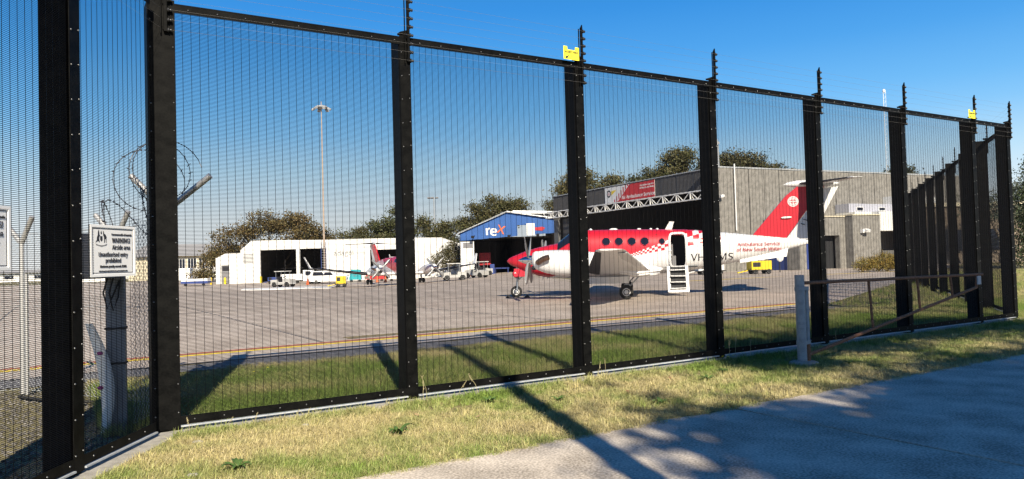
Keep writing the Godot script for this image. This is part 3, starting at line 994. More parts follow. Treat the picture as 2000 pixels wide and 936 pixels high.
func make_far_buildings():
	var t := thing("cream_terminal", "cream terminal building with grey roof left of the white hangar", "building", Vector3(-74, -0.8, -170))
	var g := Geo.new()
	g.span(Vector3(-14, 0, -12), Vector3(8, 5.4, 0))
	obj("wall", g, M.cream, t)
	var r := Geo.new()
	r.hexa([Vector3(-15, 5.4, 1), Vector3(9, 5.4, 1), Vector3(9, 5.4, -13), Vector3(-15, 5.4, -13), Vector3(-12, 8.4, -5), Vector3(6, 8.1, -5), Vector3(6, 8.1, -9), Vector3(-12, 8.4, -9)])
	obj("roof", r, M.roof_grey, t)
	for i in 4:
		var w := Geo.new()
		w.span(Vector3(-3 + 2.6 * i, 2.4, 0.0), Vector3(-0.9 + 2.6 * i, 4.8, 0.1))
		var f := obj("window", w, M.white, t)
		for k in 3:
			var q := Geo.new()
			q.span(Vector3(-2.9 + 2.6 * i + 0.66 * k, 2.5, 0.1), Vector3(-2.34 + 2.6 * i + 0.66 * k, 4.7, 0.13))
			obj("pane", q, M.glass, f)
	var w1 := thing("long_terminal", "long pale terminal roofline on the horizon at far left", "building", Vector3(-118, -0.8, -215))
	g = Geo.new()
	g.span(Vector3(-40, 0, -10), Vector3(16, 2.6, 0))
	obj("wall", g, M.hangar_white, w1)
	r = Geo.new()
	r.hexa([Vector3(-41, 2.6, 1), Vector3(17, 2.6, 1), Vector3(17, 2.6, -11), Vector3(-41, 2.6, -11), Vector3(-38, 3.6, -3), Vector3(14, 3.4, -3), Vector3(14, 3.4, -8), Vector3(-38, 3.6, -8)])
	obj("roof", r, M.roof_grey, w1)
	for i in 12:
		var w := Geo.new()
		w.span(Vector3(-38 + 4.4 * i, 0.9, 0.0), Vector3(-35.4 + 4.4 * i, 1.9, 0.08))
		obj("window", w, M.glass, w1)
	# parked freight containers by the terminal
	var spots := [[-68, -150, 0.1, "white freight container beside the cream terminal, left of the blue trailer"], [-60, -148, 0.05, "white freight container nearest the white hangar's left corner"], [-90, -160, 0.0, "pale freight container farthest left of the cream terminal"]]
	for s in spots:
		var c := thing("freight_container", s[3], "container", Vector3(s[0], -0.8, s[1]), s[2], "freight containers by the terminal")
		g = Geo.new()
		g.span(Vector3(-3, 0.15, -1.2), Vector3(3, 2.6, 1.2))
		obj("body", g, M.hangar_white, c)
		for k in 10:
			var rb := Geo.new()
			rb.span(Vector3(-2.9 + 0.6 * k, 0.2, 1.2), Vector3(-2.7 + 0.6 * k, 2.55, 1.26))
			obj("rib", rb, M.hangar_white, c)
		var ft := Geo.new()
		for x in [-2.8, 2.6]:
			ft.span(Vector3(x, 0, -1.1), Vector3(x + 0.2, 0.15, 1.1))
		obj("foot", ft, M.dark, c)
	var bt := thing("blue_trailer", "low blue and white baggage trailer left of the white hangar", "trailer", Vector3(-43.5, -0.8, -102), 0.05)
	g = Geo.new()
	g.span(Vector3(-1.8, 0.35, -0.8), Vector3(1.8, 0.62, 0.8))
	obj("deck", g, M.blue, bt)
	g = Geo.new()
	g.span(Vector3(-1.75, 0.62, -0.75), Vector3(1.75, 1.0, 0.75))
	obj("load", g, M.white, bt)
	for x in [-1.2, 1.2]:
		g = Geo.new()
		g.lathe(Vector3(x, 0.2, 0.6), Vector3.BACK, [Vector2(0, 0.2), Vector2(0.15, 0.2)], 12)
		obj("wheel", g, M.rubber, bt)

# ---------- twin turboprop ----------
const ST := [  # x, top, bottom, half width
	[-0.34, 1.49, 1.45, 0.02], [-0.27, 1.57, 1.37, 0.10], [-0.12, 1.65, 1.27, 0.20], [0.1, 1.73, 1.19, 0.30], [0.45, 1.86, 1.05, 0.42], [0.9, 1.98, 0.85, 0.54], [1.35, 2.06, 0.77, 0.62],
	[1.74, 2.13, 0.75, 0.67], [2.0, 2.33, 0.74, 0.69], [2.24, 2.51, 0.74, 0.70], [2.55, 2.60, 0.74, 0.71], [2.9, 2.62, 0.74, 0.715], [4.5, 2.59, 0.78, 0.715], [6.05, 2.54, 0.84, 0.71], [6.75, 2.51, 0.89, 0.69],
	[7.36, 2.45, 0.98, 0.64], [8.0, 2.37, 1.09, 0.56], [8.6, 2.30, 1.20, 0.48], [9.3, 2.21, 1.34, 0.38], [10.0, 2.12, 1.50, 0.28], [10.6, 2.05, 1.64, 0.18], [11.1, 1.99, 1.77, 0.10], [11.34, 1.96, 1.83, 0.04]]
func st_at(x: float) -> Array:
	var i := 0
	while i < ST.size() - 2 and ST[i + 1][0] < x:
		i += 1
	var t := clampf((x - ST[i][0]) / (ST[i + 1][0] - ST[i][0]), 0, 1)
	return [lerpf(ST[i][1], ST[i + 1][1], t), lerpf(ST[i][2], ST[i + 1][2], t), lerpf(ST[i][3], ST[i + 1][3], t)]
func fus_point(x: float, ang: float, off := 0.0) -> Vector3:   # ang 0 = left side (+z), PI/2 = top
	var q := st_at(x)
	var mid: float = (q[0] + q[1]) * 0.5
	var hh: float = (q[0] - q[1]) * 0.5 + off
	var e := 2.0 / 2.45
	var cy := signf(sin(ang)) * pow(absf(sin(ang)), e)
	var cz := signf(cos(ang)) * pow(absf(cos(ang)), e)
	return Vector3(x, mid + hh * cy, (q[2] + off) * cz)
func fus_z(x: float, y: float) -> float:
	var q := st_at(x)
	var k := clampf(absf(y - (q[0] + q[1]) * 0.5) / ((q[0] - q[1]) * 0.5), 0, 1)
	return q[2] * pow(1.0 - pow(k, 2.45), 1.0 / 2.45)
func on_side(x: float, y: float, off := 0.004) -> Transform3D:   # frame lying on the left flank
	var p := Vector3(x, y, fus_z(x, y))
	var ax := (Vector3(x + 0.1, y, fus_z(x + 0.1, y)) - Vector3(x - 0.1, y, fus_z(x - 0.1, y))).normalized()
	var ay := (Vector3(x, y + 0.06, fus_z(x, y + 0.06)) - Vector3(x, y - 0.06, fus_z(x, y - 0.06))).normalized()
	var az := ax.cross(ay).normalized()
	return Transform3D(Basis(ax, az.cross(ax), az), p + az * off)
func livery() -> ImageTexture:
	var w := 2048
	var h := 384
	var im := Image.create(w, h, false, Image.FORMAT_RGB8)
	var red := lin(0.58, 0.010, 0.028)
	var wht := lin(0.80, 0.80, 0.80)
	im.fill(wht)
	for px in w:
		var x := -0.4 + 12.0 * px / w
		for py in h:
			var y := 2.75 - 2.15 * py / h
			var is_red := false
			if x < 4.4:
				is_red = y > 0.7 + (x - 1.0) * 0.25 or x < 1.0
			elif x < 8.0:
				var top := 1.55 + (x - 4.4) * 0.345
				var th := 0.06 + (x - 4.4) * 0.185
				if y > top:
					is_red = true
				elif y > top - th:
					var r := int((top - y) / th * 3.0)
					var c := int(log(th / 0.06) / 0.078)
					is_red = (r + c) % 2 == 1
			var col := red if is_red else wht
			if fmod(x + 0.4, 0.86) < 0.008 or absf(y - 1.30) < 0.004 or absf(y - 1.86) < 0.004:
				col = col * 0.82
			im.set_pixel(px, py, col)
	return ImageTexture.create_from_image(im)
func section(xa: float, xb: float, y: float, z: float, th: float, k := 10) -> PackedVector3Array:
	var out := PackedVector3Array()
	for i in 2 * k:
		var t := TAU * i / (2.0 * k)
		var f := 0.5 - 0.5 * cos(t)
		var yt := th * (1.4845 * sqrt(f) - 0.63 * f - 1.758 * f * f + 1.4215 * f * f * f - 0.518 * f * f * f * f) * (xb - xa)
		var side := 1.15 if t < PI else -0.85
		out.append(Vector3(lerpf(xa, xb, f), y + yt * side, z))
	return out
func flip(g: Geo, s: float) -> Geo:
	if s > 0:
		return g
	for i in g.v.size():
		g.v[i].z = -g.v[i].z
		g.n[i].z = -g.n[i].z
	for i in range(0, g.v.size(), 3):
		var a := g.v[i + 1]
		g.v[i + 1] = g.v[i + 2]
		g.v[i + 2] = a
		a = g.n[i + 1]
		g.n[i + 1] = g.n[i + 2]
		g.n[i + 2] = a
	return g
var livery_mat: StandardMaterial3D
func wheel(parent: Node3D, at: Vector3, r: float, w: float):
	var g := Geo.new()
	g.lathe(at - Vector3(0, 0, w * 0.5), Vector3.BACK, [Vector2(0.02, r * 0.55), Vector2(0.0, r * 0.8), Vector2(w * 0.15, r * 0.95), Vector2(w * 0.35, r), Vector2(w * 0.65, r), Vector2(w * 0.85, r * 0.95), Vector2(w, r * 0.8), Vector2(w - 0.02, r * 0.55)], 24)
	var wl := obj("wheel", g, M.rubber, parent)
	var q := Geo.new()
	q.lathe(at + Vector3(0, 0, w * 0.5 - 0.03), Vector3.BACK, [Vector2(0, r * 0.56), Vector2(0.02, r * 0.56), Vector2(0.022, r * 0.48), Vector2(0.008, r * 0.42), Vector2(0.012, r * 0.2), Vector2(0.03, r * 0.16), Vector2(0.034, r * 0.08)], 20)
	obj("rim", q, M.white, wl)
func build_aircraft(label: String, at: Vector3, turn: float, winglets: bool, reg: bool) -> Node3D:
	var a := thing("ambulance_aircraft", label, "aeroplane", at, turn, "red and white turboprop aircraft")
	# fuselage with the open doorway cut out
	var g := Geo.new()
	var rows := []
	var xs := []
	for i in ST.size() - 1:
		var m := 2 if i < 11 else 8 if i < 15 else 3
		for k in m:
			xs.append(lerpf(ST[i][0], ST[i + 1][0], k / float(m)))
	xs.append(ST[-1][0])
	for x in xs:
		var ring := PackedVector3Array()
		for j in 44:
			ring.append(fus_point(x, -TAU * j / 44.0))
		rows.append(ring)
	g.grid(rows, true, true)
	var f := Geo.new()
	f.use_uv = true
	for i in range(0, g.v.size(), 3):
		var c := (g.v[i] + g.v[i + 1] + g.v[i + 2]) / 3.0
		if c.x > 6.1 and c.x < 6.66 and c.y > 1.12 and c.y < 2.32 and c.z > 0.2:
			continue
		for k in 3:
			f.vert(g.v[i + k], g.n[i + k], Vector2((g.v[i + k].x + 0.4) / 12.0, (2.75 - g.v[i + k].y) / 2.15))
	var fu := obj("fuselage", f, livery_mat, a)
	# cabin lining behind the door
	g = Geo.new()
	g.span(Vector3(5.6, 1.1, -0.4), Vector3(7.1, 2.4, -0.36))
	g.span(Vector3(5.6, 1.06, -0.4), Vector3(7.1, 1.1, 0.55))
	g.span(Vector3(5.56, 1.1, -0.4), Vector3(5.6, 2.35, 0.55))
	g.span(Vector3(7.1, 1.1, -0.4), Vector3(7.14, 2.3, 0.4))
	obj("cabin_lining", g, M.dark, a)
	g = Geo.new()
	g.span(Vector3(6.16, 1.1, 0.2), Vector3(6.3, 1.5, 0.5))
	g.span(Vector3(6.14, 1.5, 0.15), Vector3(6.2, 1.95, 0.5))
	obj("cabin_seat", g, M.grey, a)
	# rounded door frame standing proud of the skin
	g = Geo.new()
	var fr := []
	for i in 37:
		var t := TAU * i / 36.0
		var ex := signf(cos(t)) * pow(absf(cos(t)), 0.35)
		var ey := signf(sin(t)) * pow(absf(sin(t)), 0.35)
		fr.append(Vector3(6.38 + 0.31 * ex, 1.72 + 0.65 * ey, 0))
	for i in 36:
		var p0: Vector3 = fr[i]
		var p1: Vector3 = fr[i + 1]
		p0.z = fus_z(p0.x, p0.y) + 0.012
		p1.z = fus_z(p1.x, p1.y) + 0.012
		g.bar(p0, p1 + (p1 - p0) * 0.15, 0.075, 0.075, Vector3.BACK)
	obj("door_frame", g, M.paint_white, a)
	# airstair door
	var stair := Node3D.new()
	stair.name = "airstair_door"
	a.add_child(stair)
	var ang := 0.42
	var sd := Vector3(0, -cos(ang), sin(ang))
	var so := Vector3(6.33, 1.1, 0.72)
	var sn := Vector3(0, sin(ang), cos(ang))
	for sx in [-0.34, 0.34]:
		g = Geo.new()
		g.bar(so + Vector3(sx, 0, 0), so + Vector3(sx, 0, 0) + sd * 1.06, 0.11, 0.07, sn)
		obj("side_rail", g, M.paint_white, stair)
	g = Geo.new()
	g.box(so + sd * 0.53 - sn * 0.05, Vector3(0.62, 1.04, 0.02), Basis(Vector3.RIGHT, -sd, sn))
	obj("door_skin", g, M.dark, stair)
	for i in 4:
		g = Geo.new()
		g.box(so + sd * (0.16 + 0.25 * i) + sn * 0.04, Vector3(0.58, 0.035, 0.2))
		obj("tread", g, M.paint_white, stair)
	g = Geo.new()
	g.bar(so + sd * 1.02 - Vector3(0.36, 0, 0), so + sd * 1.02 + Vector3(0.36, 0, 0), 0.12, 0.1, sn)
	obj("foot_bar", g, M.paint_white, stair)
	# windows
	for s in [1.0, -1.0]:
		for w in [[3.67, 2.12, 0.155], [4.16, 2.11, 0.155], [4.65, 2.10, 0.155], [5.14, 2.09, 0.155], [5.79, 2.07, 0.11]]:
			var xf := on_side(w[0], w[1], 0.0)
			g = Geo.new()
			g.lathe(Vector3.ZERO, Vector3.BACK, [Vector2(-0.02, w[2] + 0.02), Vector2(0.012, w[2] + 0.02), Vector2(0.014, w[2])], 24)
			for i in g.v.size():
				g.v[i] = xf * g.v[i]
				g.n[i] = xf.basis * g.n[i]
			var wf := obj("window_frame", flip(g, s), M.paint_white if w[2] < 0.1 else M.paint_red, a)
			g = Geo.new()
			g.lathe(Vector3(0, 0, 0.013), Vector3.BACK, [Vector2(0, w[2]), Vector2(0.004, w[2] * 0.98), Vector2(0.007, w[2] * 0.5)], 24)
			for i in g.v.size():
				g.v[i] = xf * g.v[i]
				g.n[i] = xf.basis * g.n[i]
			obj("pane", flip(g, s), M.glass, wf)
		# windscreen and cockpit side window
		g = Geo.new()
		rows = []
		for i in 7:
			var x := lerpf(1.76, 2.26, i / 6.0)
			var ring := PackedVector3Array()
			for j in 7:
				ring.append(fus_point(x, lerpf(0.50, 1.50, j / 6.0), 0.012))
			rows.append(ring)
		g.grid(rows)
		obj("windscreen", flip(g, s), M.glass, a)
		g = Geo.new()
		rows = []
		for i in 5:
			var x := lerpf(2.3, 2.85, i / 4.0)
			var ring := PackedVector3Array()
			for j in 5:
				ring.append(fus_point(x, lerpf(0.34, 0.74, j / 4.0), 0.01))
			rows.append(ring)
		g.grid(rows)
		obj("cockpit_window", flip(g, s), M.glass, a)
		# wing
		g = Geo.new()
		var secs := [[3.05, 5.42, 0.96, 0.3, 0.15], [3.05, 5.35, 0.98, 2.0, 0.15], [3.05, 5.2, 1.04, 3.2, 0.145], [3.32, 4.83, 1.37, 5.7, 0.135], [3.58, 4.45, 1.70, 8.1, 0.12], [3.68, 4.40, 1.73, 8.25, 0.07]]
		rows = []
		for q in secs:
			rows.append(section(q[0], q[1], q[2], q[3], q[4]))
		g.grid(rows, true, true)
		var wing := obj("wing", flip(g, s), M.paint_white, a)
		g = Geo.new()
		rows = []
		for q in secs.slice(2, 5):
			var full := section(q[0] - 0.008, q[1], q[2], q[3], q[4] * 1.03, 20)
			var part := PackedVector3Array()
			for i in range(-6, 7):
				part.append(full[(i + 40) % 40])
			rows.append(part)
		g.grid(rows)
		obj("deicing_boot", flip(g, s), M.ink, wing)
		g = Geo.new()
		g.hexa([Vector3(4.42, 1.19, 4.6), Vector3(4.98, 1.19, 4.6), Vector3(4.5, 1.62, 7.9), Vector3(4.22, 1.62, 7.9), Vector3(4.42, 1.205, 4.6), Vector3(4.98, 1.205, 4.6), Vector3(4.5, 1.635, 7.9), Vector3(4.22, 1.635, 7.9)])
		obj("aileron", flip(g, s), mat(0.6, 0.6, 0.6, 0.4), wing)
		for zz in [1.6, 3.9, 4.55]:
			g = Geo.new()
			var yy := 0.86 + maxf(zz - 3.2, 0) * 0.135
			g.path([Vector3(4.2, yy, zz), Vector3(4.8, yy - 0.07, zz), Vector3(5.55, yy - 0.02, zz)], [0.02, 0.05, 0.015], 8)
			obj("flap_fairing", flip(g, s), M.paint_white, wing)
		if winglets:
			g = Geo.new()
			g.hexa([Vector3(3.75, 1.70, 8.15), Vector3(4.45, 1.70, 8.15), Vector3(4.45, 1.70, 8.22), Vector3(3.75, 1.70, 8.22), Vector3(4.35, 2.75, 8.62), Vector3(4.72, 2.75, 8.62), Vector3(4.72, 2.75, 8.66), Vector3(4.35, 2.75, 8.66)])
			obj("winglet", flip(g, s), M.paint_white, wing)
		# engine nacelle
		g = Geo.new()
		rows = []
		for q in [[1.03, 1.66, 1.32, 0.17], [1.06, 1.76, 1.24, 0.27], [1.16, 1.81, 1.14, 0.33], [1.5, 1.83, 1.0, 0.39], [2.0, 1.83, 0.89, 0.42], [2.6, 1.81, 0.86, 0.43], [3.4, 1.70, 0.85, 0.41], [4.4, 1.45, 0.84, 0.32], [5.3, 1.2, 0.92, 0.18], [5.7, 1.08, 1.0, 0.05]]:
			var ring := PackedVector3Array()
			for j in 24:
				var t := -TAU * j / 24.0
				ring.append(Vector3(q[0], (q[1] + q[2]) * 0.5 + (q[1] - q[2]) * 0.5 * signf(sin(t)) * pow(absf(sin(t)), 0.85), 2.62 + q[3] * signf(cos(t)) * pow(absf(cos(t)), 0.85)))
			rows.append(ring)
		g.grid(rows, true, true)
		var nac := obj("nacelle", flip(g, s), M.paint_white, a)
		g = Geo.new()
		g.ball(Vector3(1.08, 1.2, 2.62), Vector3(0.1, 0.09, 0.2), 12, 6)
		obj("air_intake", flip(g, s), M.ink, nac)
		g = Geo.new()
		g.path([Vector3(1.28, 1.40, 2.95), Vector3(1.36, 1.45, 3.08), Vector3(1.5, 1.52, 3.17), Vector3(1.70, 1.58, 3.20)], [0.11, 0.105, 0.1, 0.1], 12, true)
		obj("exhaust_stack", flip(g, s), M.exhaust, nac)
		g = Geo.new()
		g.lathe(Vector3(1.706, 1.583, 3.2), Vector3(0.98, 0.2, 0.05), [Vector2(0, 0.085), Vector2(0.004, 0.084)], 14)
		obj("exhaust_mouth", flip(g, s), M.ink, nac)
		g = Geo.new()
		g.lathe(Vector3(0.5, 1.49, 2.62), Vector3.RIGHT, [Vector2(0, 0.004), Vector2(0.06, 0.05), Vector2(0.2, 0.115), Vector2(0.36, 0.16), Vector2(0.52, 0.175)], 20)
		var prop := obj("spinner", flip(g, s), M.chrome, a)
		for k in 4:
			var t := PI / 4 + PI / 2 * k
			var d := Vector3(0, cos(t), sin(t))
			var e := Vector3(0, -sin(t), cos(t))
			g = Geo.new()
			rows = []
			for q in [[0.12, 0.05, 0.9, 0.05], [0.3, 0.07, 0.75, 0.035], [0.5, 0.115, 0.6, 0.025], [0.8, 0.13, 0.42, 0.018], [1.05, 0.12, 0.33, 0.014], [1.17, 0.07, 0.3, 0.01]]:
				var cd: Vector3 = (Vector3.RIGHT * sin(q[2]) + e * cos(q[2])) * q[1]
				var nd: Vector3 = (Vector3.RIGHT * cos(q[2]) - e * sin(q[2])) * q[3]
				var o: Vector3 = Vector3(0.88, 1.49, 2.62) + d * q[0]
				rows.append(PackedVector3Array([o + cd, o + nd, o - cd, o - nd]))
			g.grid(rows, true, true)
			obj("propeller_blade", flip(g, s), M.blade, a)
		# main gear
		g = Geo.new()
		g.tube(Vector3(4.4, 0.26, 2.62), Vector3(4.5, 1.0, 2.62), 0.05, 0.075, 10)
		g.bar(Vector3(4.42, 0.35, 2.62), Vector3(4.95, 0.9, 2.62), 0.05, 0.05)
		g.bar(Vector3(4.4, 0.26, 2.4), Vector3(4.4, 0.26, 2.84), 0.07, 0.07)
		obj("main_gear_leg", flip(g, s), M.steel, a)
		for dz in [-0.17, 0.17]:
			wheel(a, Vector3(4.4, 0.255, s * 2.62 + dz), 0.255, 0.17)
		g = Geo.new()
		g.box(Vector3(3.8, 0.70, 3.02), Vector3(1.4, 0.24, 0.025), Basis(Vector3.RIGHT, 0.2))
		obj("gear_door", flip(g, s), M.paint_white, a)
		# tailplane
		g = Geo.new()
		rows = []
		for q in [[11.0, 12.25, 4.1, 0.02, 0.09], [11.45, 12.35, 4.06, 1.2, 0.09], [12.0, 12.55, 4.02, 2.75, 0.08], [12.12, 12.52, 4.02, 2.83, 0.05]]:
			rows.append(section(q[0], q[1], q[2], q[3], q[4]))
		g.grid(rows, true, true)
		var tp := obj("tailplane", flip(g, s), M.paint_white, a)
		g = Geo.new()
		rows = []
		for q in [[11.0, 12.25, 4.1, 0.14, 0.092], [11.45, 12.35, 4.06, 1.2, 0.092], [12.0, 12.55, 4.02, 2.75, 0.082]]:
			var full := section(q[0] - 0.006, q[1], q[2], q[3], q[4] * 1.04, 20)
			var part := PackedVector3Array()
			for i in range(-6, 7):
				part.append(full[(i + 40) % 40])
			rows.append(part)
		g.grid(rows)
		obj("deicing_boot", flip(g, s), M.ink, tp)
	# fin, rudder and fittings
	g = Geo.new()
	g.prism(PackedVector2Array([Vector2(9.2, 2.16), Vector2(10.50, 3.66), Vector2(10.95, 4.02), Vector2(11.9, 4.02), Vector2(11.88, 3.92), Vector2(10.46, 2.05)]), -0.06, 0.06)
	var fin := obj("fin", g, M.paint_red, a)
	g = Geo.new()
	g.prism(PackedVector2Array([Vector2(10.48, 2.03), Vector2(11.9, 3.90), Vector2(12.42, 3.95), Vector2(11.85, 2.9), Vector2(11.42, 1.98)]), -0.045, 0.045)
	obj("rudder", g, M.paint_white, a)
	g = Geo.new()
	g.path([Vector3(10.45, 4.09, 0), Vector3(10.6, 4.1, 0), Vector3(10.95, 4.11, 0), Vector3(11.5, 4.11, 0), Vector3(12.2, 4.08, 0), Vector3(12.45, 4.07, 0)], [0.01, 0.08, 0.13, 0.14, 0.09, 0.02], 12)
	obj("tail_bullet", g, M.paint_white, a)
	g = Geo.new()
	g.path([Vector3(10.3, 2.83, 0.1), Vector3(10.36, 2.83, 0.1), Vector3(10.62, 2.84, 0.1), Vector3(10.68, 2.84, 0.1)], [0.015, 0.04, 0.04, 0.015], 8)
	g.bar(Vector3(10.5, 2.83, 0.05), Vector3(10.5, 2.83, 0.12), 0.1, 0.03)
	obj("fin_antenna", g, M.paint_white, fin)
	for p in [[10.95, 2.62], [11.05, 2.78]]:
		g = Geo.new()
		g.bar(Vector3(p[0], p[1], 0.0), Vector3(p[0] + 0.2, p[1] - 0.08, 0.09), 0.03, 0.03)
		obj("static_wick", g, M.ink, fin)
	g = Geo.new()
	g.lathe(Vector3(10.76, 3.44, 0.06), Vector3.BACK, [Vector2(0, 0.2), Vector2(0.006, 0.2)], 28)
	obj("emblem_ring", g, M.sign_white, fin)
	g = Geo.new()
	g.lathe(Vector3(10.76, 3.44, 0.066), Vector3.BACK, [Vector2(0, 0.165), Vector2(0.003, 0.165)], 28)
	obj("emblem_field", g, mat(0.5, 0.35, 0.36), fin)
	g = Geo.new()
	g.lathe(Vector3(10.76, 3.44, 0.069), Vector3.BACK, [Vector2(0, 0.15), Vector2(0.003, 0.15)], 28)
	obj("emblem_disc", g, M.sign_white, fin)
	obj("emblem_cross", cross_shape(Vector3(10.76, 3.44, 0.07), 0.14, Vector3(0.7, 0.7, 0), Vector3(-0.7, 0.7, 0)), M.ink_red, fin)
	for s in [1.0, -1.0]:
		g = Geo.new()
		g.hexa([Vector3(8.7, 1.16, 0.3), Vector3(10.42, 1.36, 0.22), Vector3(10.42, 1.36, 0.2), Vector3(8.7, 1.16, 0.28), Vector3(8.7, 1.4, 0.24), Vector3(10.52, 1.72, 0.14), Vector3(10.52, 1.72, 0.12), Vector3(8.7, 1.4, 0.22)])
		obj("ventral_strake", flip(g, s), M.paint_white, a)
	g = Geo.new()
	g.prism(PackedVector2Array([Vector2(5.93, 2.50), Vector2(6.2, 2.50), Vector2(6.31, 2.84), Vector2(6.13, 2.85)]), -0.015, 0.015)
	obj("blade_antenna", g, M.paint_white, a)
	for p in [[3.05, 0.12], [3.95, 0.3], [4.95, 0.14], [5.4, 0.1], [5.65, 0.1]]:
		g = Geo.new()
		g.ball(Vector3(p[0], fus_point(p[0], PI / 2).y, 0), Vector3(p[1] * 0.6, 0.06, 0.07), 8, 6)
		obj("roof_antenna", g, M.paint_white, a)
	# nose gear
	g = Geo.new()
	g.tube(Vector3(0.0, 0.24, 0), Vector3(0.06, 0.75, 0), 0.04, 0.05, 10)
	g.tube(Vector3(0.06, 0.75, 0), Vector3(0.1, 1.25, 0), 0.075, 0.085, 10)
	g.bar(Vector3(0.0, 0.24, -0.11), Vector3(0.0, 0.24, 0.11), 0.06, 0.05)
	g.bar(Vector3(0.05, 0.3, 0.1), Vector3(0.06, 0.62, 0.07), 0.03, 0.05)
	g.bar(Vector3(0.1, 0.7, 0), Vector3(0.5, 1.1, 0), 0.05, 0.05)
	obj("nose_gear_leg", g, M.steel, a)
	g = Geo.new()
	g.ball(Vector3(0.02, 0.95, 0.08), Vector3(0.15, 0.16, 0.1), 12, 8)
	g.box(Vector3(0.25, 1.0, 0.17), Vector3(0.6, 0.32, 0.02), Basis(Vector3.RIGHT, -0.2))
	obj("nose_gear_door", g, M.paint_red, a)
	g = Geo.new()
	g.lathe(Vector3(0.0, 0.97, 0.175), Vector3.BACK, [Vector2(0, 0.05), Vector2(0.01, 0.045)], 12)
	obj("taxi_lamp", g, M.white, a)
	wheel(a, Vector3(0, 0.235, 0), 0.235, 0.17)
	if reg:
		for t in [["VH", 7.12], ["AMS", 8.02]]:
			text("registration", t[0], 0.38, M.ink, a, on_side(t[1], 1.42, 0.012), "Droid Sans", 1.12)
		text("lettering", "Ambulance Service", 0.19, M.ink_red, a, on_side(9.4, 1.86, 0.03), "Droid Sans", 1.0)
		text("lettering", "of New South Wales", 0.19, M.ink_red, a, on_side(9.4, 1.66, 0.03), "Droid Sans", 1.0)
	return a
func make_aircraft():
	livery_mat = StandardMaterial3D.new()
	livery_mat.albedo_texture = livery()
	livery_mat.roughness = 0.28
	livery_mat.clearcoat_enabled = true
	livery_mat.clearcoat = 0.5
	build_aircraft("large red and white twin turboprop aircraft with open airstair door", Vector3(0.12, -0.006, -29.96), -deg_to_rad(9.0), false, true)
	# the second one, nose towards the camera and to the right
	
	
	var far := build_aircraft("distant red and white turboprop with upturned winglets facing the fence", Vector3(-9.9, gy(-9.9, -72.8) - 0.006, -72.8), deg_to_rad(118.0), true, false)
	far.scale = Vector3.ONE * 1.08
	# chock and cone by the nose wheel
	for s in [[-0.32, "dark wheel chock in front of the aircraft's nose wheel"], [0.42, "dark wheel chock behind the aircraft's nose wheel"]]:
		var k := thing("wheel_chock", s[1], "chock", Vector3(0.12 + s[0], -0.006, -29.9 + s[0] * 0.15), 0.0, "nose wheel chocks")
		var g := Geo.new()
		g.prism(PackedVector2Array([Vector2(-0.12, 0), Vector2(0.12, 0), Vector2(0.02, 0.12), Vector2(-0.02, 0.12)]), -0.25, 0.25)
		obj("wedge", g, M.ink, k)

